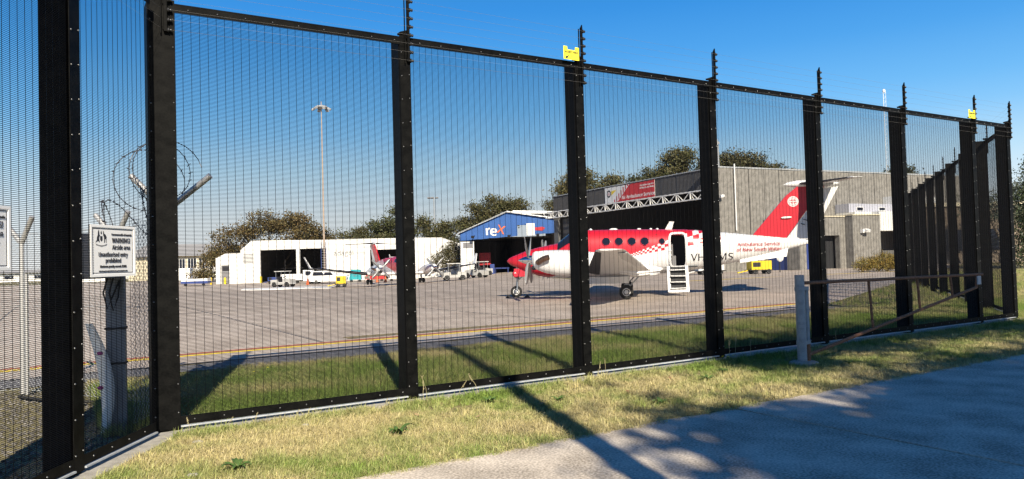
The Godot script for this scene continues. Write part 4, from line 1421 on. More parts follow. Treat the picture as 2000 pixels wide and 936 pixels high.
# ---------- trees ----------
func tree(called: String, label: String, at: Vector3, blobs: Array, leaf: float, count: int, tone: Vector3, sd: int, group: String, trunk := 0.35, hollow := 0.45, clumpy := true):
	var rng := RandomNumberGenerator.new()
	rng.seed = sd
	var t := thing(called, label, "tree", at, 0.0, group)
	var g := Geo.new()
	var low: float = 1e9
	for b in blobs:
		low = minf(low, b[1])
	var fork := Vector3(0, low * 0.55, 0)
	g.path([Vector3(0, -0.3, 0), Vector3(trunk * 0.3, low * 0.3, 0), fork], [trunk * 1.25, trunk, trunk * 0.8], 8)
	for b in blobs:
		var e := Vector3(b[0], b[1], b[2])
		var mid := fork.lerp(e, 0.5) + Vector3(rng.randf_range(-0.3, 0.3), rng.randf_range(0.0, 0.5), rng.randf_range(-0.3, 0.3))
		g.path([fork - Vector3(0, 0.2, 0), mid, e + Vector3(0, b[4] * 0.4, 0)], [trunk * 0.6, trunk * 0.36, trunk * 0.1], 6)
	obj("trunk", g, M.bark, t)
	var c := Geo.new()
	c.use_col = true
	var vol := 0.0
	for b in blobs:
		vol += b[3] * b[4] + b[3] * b[5] + b[4] * b[5]
	# each limb carries separate clumps of sprays, so that sky shows between them
	var clumps := []
	for b in blobs:
		if not clumpy:
			clumps.append(b)
			continue
		var kk := 7 if b[3] > 2.6 else 5
		for j in kk:
			var d := Vector3(rng.randfn(), rng.randfn() * 0.8 + 0.25, rng.randfn()).normalized() * rng.randf_range(0.55, 0.85)
			var q := rng.randf_range(0.34, 0.52)
			clumps.append([b[0] + d.x * b[3], b[1] + d.y * b[4], b[2] + d.z * b[5], b[3] * q, b[4] * q * 0.9, b[5] * q])
	vol = 0.0
	for b in clumps:
		vol += b[3] * b[4] + b[3] * b[5] + b[4] * b[5]
	for b in clumps:
		var share := int(count * (b[3] * b[4] + b[3] * b[5] + b[4] * b[5]) / vol)
		var sprays := maxi(6, share / 26)
		for s in sprays:
			var d := Vector3(rng.randfn(), rng.randfn(), rng.randfn()).normalized()
			var rr := lerpf(hollow, 1.0, sqrt(rng.randf()))
			var o := Vector3(b[0], b[1], b[2]) + Vector3(d.x * b[3], d.y * b[4], d.z * b[5]) * rr
			var sr := leaf * rng.randf_range(1.6, 3.2)
			var k := rng.randf_range(0.6, 1.35)
			var warm := rng.randf_range(-0.12, 0.22)
			for l in 26:
				var p := o + Vector3(rng.randfn(), rng.randfn() * 0.7, rng.randfn()) * sr * 0.6
				var ax := Vector3(rng.randfn(), rng.randfn() - 0.4, rng.randfn()).normalized()
				var ay := ax.cross(Vector3(rng.randfn(), rng.randfn(), rng.randfn())).normalized()
				var w := leaf * rng.randf_range(0.6, 1.2)
				var kk := k * rng.randf_range(0.8, 1.2)
				c.col = Color(tone.x * kk * (1.0 + warm), tone.y * kk, tone.z * kk)
				var a0 := p - ax * w * 0.5
				var a1 := p + ay * w * 0.22
				var a2 := p + ax * w * 0.5
				var a3 := p - ay * w * 0.22
				c.tri(a0, a1, a2)
				c.tri(a0, a2, a3)
	obj("crown", c, M.leaf, t)
	return t
func make_trees():
	var gr := "gum trees behind the hangars"
	var olive := Vector3(0.085, 0.085, 0.03)
	var brown := Vector3(0.115, 0.092, 0.034)
	var y0 := -0.8
	tree("gum_tree", "broad brownish gum tree rising behind the white hangar's left end", Vector3(-42, y0, -130), [[-8.5, 4.6, 0, 3.4, 2.2, 3], [-5.5, 8.2, 0, 3.8, 2.2, 3], [-1.0, 9.8, 0, 4.4, 2.4, 4], [3.5, 9.4, 1, 3.6, 2.0, 3], [6.2, 8.0, 0, 3.0, 2.2, 3], [9.0, 6.8, 0, 2.4, 1.4, 3], [2.5, 6.4, 0, 4.5, 1.4, 3], [-4.5, 5.6, 0, 2.4, 1.4, 2], [-9.8, 2.4, 1, 3.0, 2.6, 3], [-11.5, 1.2, 1, 1.8, 1.6, 2]], 0.45, 24000, brown, 101, gr, 0.5)
	tree("gum_tree", "small rounded gum tree behind the middle of the white hangar", Vector3(-28.5, y0, -138), [[-1.5, 7.4, 0, 3.0, 2.0, 3], [1.6, 7.0, 0, 2.4, 1.8, 3], [0, 5.5, 0, 4.2, 1.6, 3]], 0.45, 8525, Vector3(0.075, 0.078, 0.03), 102, gr, 0.3)
	tree("gum_tree", "open crowned gum tree behind the white hangar, left of the second fence post", Vector3(-22.8, y0, -140), [[-2.2, 8.6, 0, 2.0, 1.9, 2], [0.4, 9.6, 0, 2.2, 1.6, 2], [3.0, 8.8, 0, 2.0, 1.8, 2], [1.4, 11.9, 0, 1.0, 0.7, 1], [0, 6.6, 0, 3.6, 1.6, 2]], 0.45, 9300, Vector3(0.075, 0.085, 0.03), 103, gr, 0.3)
	tree("gum_tree", "gum tree behind the white hangar's right end", Vector3(-14.5, y0, -140), [[-2.4, 8.6, 0, 2.2, 1.8, 2], [0.4, 8.0, 0, 2.4, 2.0, 2], [3.4, 8.8, 0, 2.4, 1.8, 2], [0.8, 6.0, 0, 4.6, 1.8, 2], [6.0, 9.0, 0, 1.8, 1.5, 2]], 0.45, 10850, olive, 104, gr, 0.35)
	tree("gum_tree", "tall clumpy gum tree behind the blue hangar roof", Vector3(-2.5, y0, -136), [[-5.0, 8.8, 0, 2.4, 2.0, 2], [-3.2, 11.0, 0, 2.2, 1.9, 2], [-0.6, 12.4, 0, 2.0, 1.7, 2], [2.2, 12.9, 0, 2.2, 1.5, 2], [3.6, 10.8, 0, 2.0, 1.8, 2], [-0.5, 9.4, 0, 4.0, 2.0, 2]], 0.45, 15500, olive, 105, gr, 0.45)
	tree("gum_tree", "dense olive gum tree above the hangar's left roof corner", Vector3(12.0, 0, -112), [[-3.4, 10.6, 0, 2.4, 2.2, 2], [-0.4, 12.8, 0, 3.4, 2.3, 3], [2.6, 11.6, 0, 2.8, 2.2, 3], [0, 9.4, 0, 5.0, 2.2, 3], [-5.2, 9.6, 0, 1.6, 1.5, 2]], 0.40, 18600, Vector3(0.09, 0.085, 0.028), 106, gr, 0.45)
	tree("gum_tree", "small gum sprig behind the banner's right half", Vector3(19.2, 0, -108), [[-0.8, 12.4, 0, 1.0, 0.8, 1], [0.7, 13.2, 0, 0.9, 0.8, 1], [0.2, 10.4, 0, 2.2, 1.0, 1]], 0.36, 4960, Vector3(0.065, 0.072, 0.028), 107, gr, 0.25)
	tree("gum_tree", "tallest gum tree above the hangar roof right of the banner", Vector3(25.6, 0, -110), [[-1.4, 15.6, 0, 2.0, 1.6, 2], [1.0, 15.2, 0, 2.0, 1.7, 2], [-2.6, 13.0, 0, 2.8, 1.6, 2], [1.4, 12.8, 0, 2.4, 1.6, 2], [-4.4, 11.8, 0, 1.8, 1.2, 2], [-1, 10.4, 0, 4.6, 1.6, 2]], 0.40, 18600, olive, 108, gr, 0.45)
	tree("gum_tree", "dense gum tree behind the concrete wall's left end", Vector3(33.0, 0, -108), [[-3.6, 15.0, 0, 2.4, 1.6, 2], [-1.0, 14.6, 0, 2.6, 2.0, 2], [2.0, 14.4, 0, 2.4, 1.8, 2], [4.8, 13.2, 0, 2.2, 1.6, 2], [0, 11.8, 0, 6.0, 2.4, 2], [7.0, 12.2, 0, 1.8, 1.3, 2]], 0.40, 18600, Vector3(0.07, 0.07, 0.026), 109, gr, 0.45)
	tree("pine_tree", "small dark pine showing over the concrete wall by the thin mast", Vector3(52.6, 0, -100), [[-0.8, 11.4, 0, 1.1, 0.9, 1], [0.7, 11.6, 0, 1.2, 1.1, 1], [0, 9.6, 0, 2.0, 1.3, 1]], 0.34, 4030, Vector3(0.045, 0.055, 0.025), 110, gr, 0.25)
	tree("shade_shrub", "rounded tree standing against the white hangar's right end", Vector3(-8.9, -0.8, -104), [[-0.6, 2.6, 0, 1.7, 1.4, 1.4], [0.5, 4.0, 0, 1.3, 1.2, 1.2], [1.4, 2.8, 0, 1.2, 1.3, 1.2]], 0.26, 6000, Vector3(0.085, 0.08, 0.035), 111, "apron trees", 0.2, 0.3, false)
	tree("hedge_tree", "dark dense hedge tree at the right edge beyond the fence corner", Vector3(35.7, 0, -50.5), [[-0.6, 2.0, 0, 1.6, 2.2, 1.5], [0.4, 4.0, 0, 1.6, 1.7, 1.5], [0.6, 6.2, 0, 1.3, 1.6, 1.3], [-0.2, 5.0, 0, 1.2, 1.0, 1]], 0.2, 12000, Vector3(0.03, 0.045, 0.016), 112, "hedge trees at the right edge", 0.3, 0.2, false)
	tree("hedge_tree", "dark hedge tree at the far right, behind the first one", Vector3(38.4, 0, -52.5), [[-0.4, 2.2, 0, 1.8, 2.4, 1.6], [0.2, 5.0, 0, 1.8, 2.2, 1.6], [0, 7.4, 0, 1.5, 1.5, 1.4]], 0.2, 9000, Vector3(0.03, 0.045, 0.016), 113, "hedge trees at the right edge", 0.3, 0.2, false)
	tree("garden_tree", "feathery grey green tree behind the fence corner", Vector3(43.5, 0, -66), [[-1.8, 5.2, 0, 2.0, 1.6, 2], [0.6, 6.2, 0, 1.8, 1.3, 1.6], [2.0, 4.0, 0, 1.8, 2.0, 2]], 0.24, 5000, Vector3(0.07, 0.09, 0.06), 114, "trees beyond the right corner", 0.25, 0.3)
	# low bush beside the annex
	var b = tree("leafy_bush", "rounded yellow green and russet bush beside the annex wall", Vector3(25.4, 0, -51.6), [[-0.9, 0.5, 0, 0.8, 0.45, 0.6], [0.3, 0.65, 0, 1.0, 0.62, 0.7], [1.2, 0.6, 0, 0.6, 0.55, 0.6]], 0.1, 11000, Vector3(0.22, 0.17, 0.035), 115, "", 0.08, 0.3, false)
	b.set_meta("category", "bush")
	# trees behind the camera that shade the footpath
	tree("street_tree", "spreading street tree behind the viewer that shades the footpath", Vector3(10.0, 0, 9.4), [[-0.2, 11.0, 0.5, 2.3, 0.9, 2.0], [1.5, 11.0, -0.9, 2.5, 0.9, 2.2], [-1.8, 11.0, 2.6, 2.0, 0.8, 1.7], [-3.8, 11.0, 0.7, 0.9, 0.35, 0.5], [4.2, 11.2, -1.6, 2.6, 0.9, 2.2], [1.4, 11.2, 2.4, 2.2, 0.9, 2.0]], 0.32, 90000, Vector3(0.06, 0.07, 0.025), 120, "street trees behind the viewer", 0.2, 0.0, false)
	tree("street_tree", "smaller street tree beside the footpath outside the picture's right edge", Vector3(11.7, 0, 1.4), [[-4.9, 9.0, 1.3, 0.8, 0.4, 0.6], [-3.8, 9.0, -0.1, 1.7, 0.4, 0.55], [-1.7, 9.1, -1.3, 1.9, 0.4, 0.6], [0.3, 9.2, -2.2, 1.6, 0.45, 0.7], [1.5, 9.0, 0.4, 1.6, 0.7, 1.2]], 0.2, 26000, Vector3(0.06, 0.07, 0.025), 121, "street trees behind the viewer", 0.16, 0.1, false)
	# timber power pole behind the camera, its shadow falls across the lawn
	var p := thing("power_pole", "timber power pole behind the viewer casting the long shadow", "pole", Vector3(2.5, 0, 1.6))
	var g := Geo.new()
	g.path([Vector3(0, -0.3, 0), Vector3(0, 5, 0), Vector3(0, 10.4, 0)], [0.15, 0.13, 0.1], 12)
	obj("shaft", g, M.bark, p)
	g = Geo.new()
	g.bar(Vector3(-0.7, 9.9, 0.12), Vector3(0.7, 9.9, 0.12), 0.09, 0.1)
	obj("crossarm", g, M.bark, p)

# ---------- the old fence and cabinet in the left corner ----------
func coil(g: Geo, a: Vector3, b: Vector3, r: float, turns: int, sd: int):
	var rng := RandomNumberGenerator.new()
	rng.seed = sd
	var d := (b - a).normalized()
	var s := d.cross(Vector3.UP).normalized()
	var u := s.cross(d)
	var prev := Vector3.ZERO
	var k := turns * 22
	for i in k + 1:
		var t := TAU * i / 22.0
		var q := r * (1.0 + 0.06 * sin(t * 0.37 + sd))
		var p := a.lerp(b, i / float(k)) + s * cos(t) * q + u * sin(t) * q + d * sin(t * 0.5) * 0.1
		if i > 0:
			g.rod(prev, p, 0.0045)
			var e := Vector3(rng.randfn(), rng.randfn(), rng.randfn()).normalized() * 0.024
			g.rod(p - e, p + e, 0.004)
		prev = p
func make_left_corner():
	var A := Vector3(-3.72, 0, -8.0)
	var B := Vector3(-6.17, 0, -9.33)
	var C := Vector3(-4.75, 0, -8.9)
	var f := thing("chain_link_fence", "old chain link fence with coiled razor wire behind the left fence corner", "fence")
	var post_at := [A, B, C.lerp(B, 0.0)]
	var pipe := mat(0.5, 0.5, 0.5, 0.45, 0.5)
	for i in 3:
		var P: Vector3 = post_at[i]
		var top := 2.15 if i == 0 else 1.9
		var g := Geo.new()
		g.tube(P, P + Vector3(0, top, 0), 0.03, 0.03, 10)
		var o := obj("post", g, pipe, f)
		var e := Vector3(0.5, 0.36, 0.05) if i == 0 else Vector3(0.2, 0.32, 0.1)
		var w := Vector3(-0.43, 0.4, -0.1) if i == 0 else Vector3(-0.3, 0.3, -0.1)
		for q in [e, w]:
			g = Geo.new()
			g.tube(P + Vector3(0, top - 0.01, 0), P + Vector3(0, top - 0.01, 0) + q, 0.032, 0.032, 10)
			obj("arm", g, pipe, o)
	var g2 := Geo.new()
	g2.tube(B + Vector3(0.09, 0, 0.05), B + Vector3(0.09, 1.5, 0.05), 0.022, 0.022, 10)
	obj("stay_post", g2, pipe, f)
	# chain link: diagonal wires between the posts
	var run := func(p0: Vector3, p1: Vector3, top: float, cell: float):
		var g := Geo.new()
		var L := p0.distance_to(p1)
		var d := (p1 - p0) / L
		var x := -top
		while x < L:
			for s in [1, -1]:
				var xa := x
				var xb := x + top
				var ya := 0.05
				var yb := top
				if s < 0:
					ya = top
					yb = 0.05
				var t0 := clampf((0.0 - xa) / (xb - xa), 0, 1)
				var t1 := clampf((L - xa) / (xb - xa), 0, 1)
				if t1 - t0 > 0.01:
					g.rod(p0 + d * lerpf(xa, xb, t0) + Vector3(0, lerpf(ya, yb, t0), 0), p0 + d * lerpf(xa, xb, t1) + Vector3(0, lerpf(ya, yb, t1), 0), 0.0016)
			x += cell
		for y in [0.06, 1.1, top]:
			g.rod(p0 + Vector3(0, y, 0), p1 + Vector3(0, y, 0), 0.003)
		obj("chain_link", g, M.galv, f, "stuff")
	run.call(A, B, 2.0, 0.075)
	run.call(B, B + Vector3(-3.2, 0, 0.8), 2.0, 0.075)
	run.call(A, Vector3(-3.62, 0, -7.05), 2.0, 0.075)
	var cg := Geo.new()
	coil(cg, A + Vector3(0.10, 2.62, 0.1), A.lerp(C, 0.4) + Vector3(0, 2.5, 0), 0.33, 3, 3)
	obj("razor_coil", cg, M.razor, f, "stuff")
	cg = Geo.new()
	coil(cg, A + Vector3(0.0, 2.2, 0.0), A + Vector3(-0.7, 1.95, 0.25), 0.24, 4, 5)
	obj("razor_coil", cg, M.razor, f, "stuff")
	# grey control cabinet on a post
	var c := thing("control_cabinet", "grey control cabinet on a square post behind the warning sign", "cabinet", Vector3(-3.80, 0, -7.1), 0.3)
	var g := Geo.new()
	g.span(Vector3(-0.08, -0.05, -0.05), Vector3(0.08, 1.9, 0.05))
	obj("post", g, mat(0.26, 0.28, 0.31, 0.6), c)
	g = Geo.new()
	g.span(Vector3(-0.3, 1.44, 0.05), Vector3(0.08, 1.86, 0.2))
	var bx := obj("box", g, M.grey, c)
	g = Geo.new()
	g.span(Vector3(-0.28, 1.46, 0.2), Vector3(0.06, 1.84, 0.212))
	obj("box_door", g, M.grey, bx)
	for k in 2:
		g = Geo.new()
		var x := -0.05 + 0.05 * k
		g.path([Vector3(x, 1.44, 0.1), Vector3(x - 0.03, 1.3, 0.13), Vector3(x + 0.0, 1.15 - 0.02 * k, 0.12), Vector3(x + 0.04, 1.26, 0.1), Vector3(0.05, 1.42, 0.08)], [0.008, 0.008, 0.008, 0.008, 0.008], 6)
		obj("cable", g, M.rubber, c)
	for y in [0.62, 0.95]:
		g = Geo.new()
		g.span(Vector3(-0.09, y, -0.06), Vector3(0.09, y + 0.02, 0.06))
		obj("strap", g, M.ink, c)
	# white cover strip leaning on the post
	var s := thing("white_cover_strip", "long curved white plastic strip leaning against the cabinet post", "strip", Vector3(-3.88, 0, -6.98))
	g = Geo.new()
	var rows := []
	for i in 13:
		var t := i / 12.0
		var y := 1.02 * t
		var cx := 0.03 - 0.14 * t * t + 0.05 * sin(t * PI)
		var ring := PackedVector3Array()
		for j in 7:
			var q := PI * j / 6.0
			var wd := 0.035 + 0.035 * sin(t * PI)
			ring.append(Vector3(cx - cos(q) * wd, y, sin(q) * 0.03))
		rows.append(ring)
	g.grid(rows)
	var body := obj("strip", g, M.white, s)
	for y in [0.42, 0.74]:
		g = Geo.new()
		g.ball(Vector3(0.005, y, 0.03), Vector3(0.03, 0.02, 0.006), 10, 6)
		obj("mark", g, mat(0.25, 0.04, 0.18, 0.6), body)
	# loose black hose on the ground
	g = Geo.new()
	g.path([Vector3(-6.0, 0.02, -9.0), Vector3(-5.5, 0.025, -8.7), Vector3(-5.1, 0.06, -8.4), Vector3(-4.8, 0.02, -8.5), Vector3(-4.5, 0.02, -8.8)], [0.018, 0.018, 0.018, 0.018, 0.018], 8)
	tag(obj("black_hose", g, M.rubber), "black hose lying on the gravel by the old fence", "hose")
	# gravel inside the corner
	var gv := MultiMesh.new()
	gv.transform_format = MultiMesh.TRANSFORM_3D
	gv.use_colors = true
	var st := Geo.new()
	st.ball(Vector3.ZERO, Vector3(0.012, 0.008, 0.011), 5, 3)
	gv.mesh = st.mesh()
	gv.instance_count = 9000
	var rng := RandomNumberGenerator.new()
	rng.seed = 77
	for i in 9000:
		var p := Vector3(rng.randf_range(-7.0, -3.4), -0.016, rng.randf_range(-9.6, -3.4))
		gv.set_instance_transform(i, Transform3D(Basis(Vector3.UP, rng.randf() * TAU).scaled(Vector3.ONE * rng.randf_range(0.6, 1.8)), p))
		var k := rng.randf_range(0.05, 0.2)
		gv.set_instance_color(i, Color(k, k * 0.94, k * 0.85))
	var gi := MultiMeshInstance3D.new()
	gi.name = numbered("gravel")
	gi.multimesh = gv
	var gm := StandardMaterial3D.new()
	gm.vertex_color_use_as_albedo = true
	gm.roughness = 0.9
	gi.material_override = gm
	gi.set_meta("kind", "stuff")
	tag(gi, "loose grey gravel on the ground inside the left corner", "gravel")
	add_child(gi)

# ---------- swing gate on the verge ----------
func make_gate():
	var gate := thing("barrier_gate", "rusty pipe swing gate standing open along the right part of the fence", "gate", fp(7.55, -1.05), FTURN)
	var gp2 := func(called: String, a: Vector3, b: Vector3, r: float, m: Material):
		var g := Geo.new()
		g.tube(a, b, r, r, 12)
		return obj(called, g, m, gate)
	gp2.call("hinge_post", Vector3(0, -0.1, 0), Vector3(0, 1.19, 0), 0.062, M.gate_post)
	gp2.call("hinge_tube", Vector3(0.115, 0.06, 0), Vector3(0.115, 1.0, 0), 0.038, M.gate_post)
	gp2.call("lower_sleeve", Vector3(0.115, 0.03, 0), Vector3(0.115, 0.26, 0), 0.041, M.rust)
	for y in [0.26, 0.98]:
		var g := Geo.new()
		g.tube(Vector3(0, y, 0), Vector3(0, y + 0.05, 0), 0.07, 0.07, 14)
		g.tube(Vector3(0.115, y + 0.002, 0), Vector3(0.115, y + 0.052, 0), 0.047, 0.047, 14)
		g.box(Vector3(0.06, y + 0.025, 0.05), Vector3(0.05, 0.045, 0.02))
		obj("hinge_clamp", g, M.gate_post, gate)
	gp2.call("top_rail", Vector3(0.1, 1.08, 0), Vector3(4.75, 1.04, 0), 0.023, M.rust)
	gp2.call("brace", Vector3(0.13, 0.11, 0), Vector3(4.55, 0.83, 0), 0.023, M.rust)
	for q in [[1.55, 1.62], [2.8, 2.86], [3.75, 3.8]]:
		gp2.call("upright", Vector3(q[0], 1.07, 0), Vector3(q[1], 0.11 + (q[1] - 0.13) * 0.163, 0), 0.018, M.rust)
	gp2.call("end_upright", Vector3(4.6, 1.04, 0), Vector3(4.55, 0.82, 0), 0.024, M.rust)
	var lg := Geo.new()
	lg.box(Vector3(4.56, 0.95, 0.04), Vector3(0.1, 0.14, 0.02))
	obj("latch_plate", lg, M.galv, gate)
	var ft := Geo.new()
	ft.lathe(Vector3(0.03, -0.05, 0), Vector3.UP, [Vector2(0, 0.2), Vector2(0.07, 0.19), Vector2(0.085, 0.15)], 14)
	obj("concrete_footing", ft, M.kerb, gate)

# ---------- signs ----------
func crest(parent: Node3D, o: Vector3, k: float):
	# shield between a kangaroo and an emu on a scroll
	var polys := {
		"crest_kangaroo": [Vector2(-0.1, 0.0), Vector2(-0.055, 0.02), Vector2(-0.035, 0.0), Vector2(-0.03, 0.012), Vector2(-0.04, 0.05), Vector2(-0.03, 0.075), Vector2(-0.02, 0.085), Vector2(-0.033, 0.09), Vector2(-0.035, 0.12), Vector2(-0.042, 0.15), Vector2(-0.055, 0.125), Vector2(-0.058, 0.09), Vector2(-0.075, 0.055), Vector2(-0.075, 0.03)],
		"crest_emu": [Vector2(0.05, 0.0), Vector2(0.06, 0.0), Vector2(0.062, 0.045), Vector2(0.078, 0.04), Vector2(0.082, 0.0), Vector2(0.09, 0.0), Vector2(0.088, 0.045), Vector2(0.095, 0.065), Vector2(0.075, 0.095), Vector2(0.05, 0.105), Vector2(0.044, 0.13), Vector2(0.03, 0.14), Vector2(0.034, 0.12), Vector2(0.035, 0.085), Vector2(0.05, 0.06)],
		"crest_shield": [Vector2(-0.018, 0.075), Vector2(0.02, 0.075), Vector2(0.02, 0.03), Vector2(0.0, 0.012), Vector2(-0.018, 0.03)],
		"crest_star": [Vector2(-0.012, 0.11), Vector2(0.0, 0.14), Vector2(0.012, 0.11), Vector2(0.0, 0.095)],
		"crest_scroll": [Vector2(-0.1, -0.012), Vector2(-0.05, -0.028), Vector2(0.0, -0.032), Vector2(0.05, -0.028), Vector2(0.1, -0.012), Vector2(0.09, -0.03), Vector2(0.0, -0.048), Vector2(-0.09, -0.03)]}
	for n in polys:
		var g := Geo.new()
		var pl := PackedVector2Array()
		for q in polys[n]:
			pl.append(Vector2(o.x, o.y) + q * k)
		g.prism(pl, o.z, o.z + 0.0015)
		obj(n, g, M.ink if n != "crest_scroll" else M.grey, parent)
func warning_sign(label: String, at: Vector3, turn: float, w: float, h: float, tilt := 0.0):
	var s := thing("warning_sign", label, "sign", at, turn, "airside warning signs")
	s.rotation.z = tilt
	var g := Geo.new()
	g.span(Vector3(-w / 2, -h / 2, 0), Vector3(w / 2, h / 2, 0.004))
	obj("plate", g, M.sign_white, s)
	g = Geo.new()
	for q in [[Vector3(-w / 2 - 0.012, h / 2 - 0.008, -0.004), Vector3(w / 2 + 0.012, h / 2 + 0.012, 0.012)], [Vector3(-w / 2 - 0.012, -h / 2 - 0.012, -0.004), Vector3(w / 2 + 0.012, -h / 2 + 0.008, 0.012)], [Vector3(-w / 2 - 0.012, -h / 2 + 0.0082, -0.004), Vector3(-w / 2 + 0.008, h / 2 - 0.0082, 0.012)], [Vector3(w / 2 - 0.008, -h / 2 + 0.0082, -0.004), Vector3(w / 2 + 0.012, h / 2 - 0.0082, 0.012)]]:
		g.span(q[0], q[1])
	obj("frame", g, M.sign_white, s)
	g = Geo.new()
	var bx := w / 2 - 0.016
	var by := h / 2 - 0.016
	for q in [[Vector3(-bx, by - 0.005, 0.004), Vector3(bx, by, 0.0055)], [Vector3(-bx, -by, 0.004), Vector3(bx, -by + 0.005, 0.0055)], [Vector3(-bx, -by + 0.0051, 0.004), Vector3(-bx + 0.005, by - 0.0051, 0.0055)], [Vector3(bx - 0.005, -by + 0.0051, 0.004), Vector3(bx, by - 0.0051, 0.0055)]]:
		g.span(q[0], q[1])
	obj("border", g, M.ink, s)
	var z := 0.006
	crest(s, Vector3(-w * 0.27, h * 0.17, 0.0045), h * 1.75)
	var put := func(t: String, size: float, x: float, y: float, sq: float, bold := false):
		text("lettering", t, size * h, M.ink, s, Transform3D(Basis.IDENTITY, Vector3(x * w, y * h, z)), "Droid Sans", sq, bold)
	var sq := w / h
	put.call("Commonwealth of Australia", 0.062, 0.2, 0.345, 0.62 * sq)
	put.call("WARNING!", 0.145, 0.19, 0.22, 0.62 * sq)
	put.call("Airside area", 0.13, 0.19, 0.075, 0.62 * sq)
	put.call("Unauthorised entry", 0.125, -0.0, -0.075, 0.62 * sq)
	put.call("prohibited", 0.125, 0.0, -0.2, 0.62 * sq)
	put.call("Maximum penalty exceeds $5000", 0.068, 0.0, -0.32, 0.6 * sq)
	put.call("Aviation Transport Security Act 2004 Aviation Transport Security Regulations 2005", 0.036, 0.0, -0.415, 0.5 * sq)
func yellow_sign(label: String, at: Vector3):
	var s := thing("electric_fence_sign", label, "sign", at, FTURN, "yellow security fence signs")
	var g := Geo.new()
	g.prism(PackedVector2Array([Vector2(-0.12, 0), Vector2(0.12, 0), Vector2(0.12, 0.165), Vector2(0.062, 0.165), Vector2(0.06, 0.125), Vector2(-0.06, 0.125), Vector2(-0.062, 0.165), Vector2(-0.12, 0.165)]), 0, 0.003)
	obj("plate", g, M.sign_yellow, s)
	text("lettering", "SECURITY FENCE", 0.034, M.ink, s, Transform3D(Basis.IDENTITY, Vector3(0, 0.094, 0.005)), "Droid Sans", 0.8, true)
	g = Geo.new()
	g.prism(PackedVector2Array([Vector2(-0.095, 0.012), Vector2(-0.065, 0.012), Vector2(-0.05, 0.03), Vector2(-0.035, 0.06), Vector2(-0.045, 0.06), Vector2(-0.058, 0.04), Vector2(-0.07, 0.045), Vector2(-0.088, 0.035)]), 0.003, 0.0045)
	obj("hand_mark", g, M.ink, s)
	g = Geo.new()
	g.prism(PackedVector2Array([Vector2(-0.03, 0.03), Vector2(-0.012, 0.012), Vector2(-0.008, 0.016), Vector2(-0.026, 0.033)]), 0.003, 0.0045)
	g.prism(PackedVector2Array([Vector2(0.0, 0.04), Vector2(0.012, 0.04), Vector2(0.012, 0.058), Vector2(0.0, 0.058)]), 0.003, 0.0045)
	g.prism(PackedVector2Array([Vector2(0.04, 0.015), Vector2(0.1, 0.015), Vector2(0.1, 0.02), Vector2(0.04, 0.02)]), 0.003, 0.0045)
	obj("spark_mark", g, M.ink, s)
func make_signs():
	warning_sign("white airside warning sign on the mesh just left of the corner post", Vector3(-3.215, 1.665, -5.97), PI / 2 - 0.12, 0.53, 0.385)
	warning_sign("white airside warning sign cut off by the picture's left edge", Vector3(-3.215, 1.73, -4.45), PI / 2, 0.56, 0.385)
	yellow_sign("yellow security fence sign on top of the third tall post from the left", fp(4.58, -0.07, 4.0))
	yellow_sign("small yellow security fence sign near the right fence corner", fp(14.2, -0.07, 4.0))

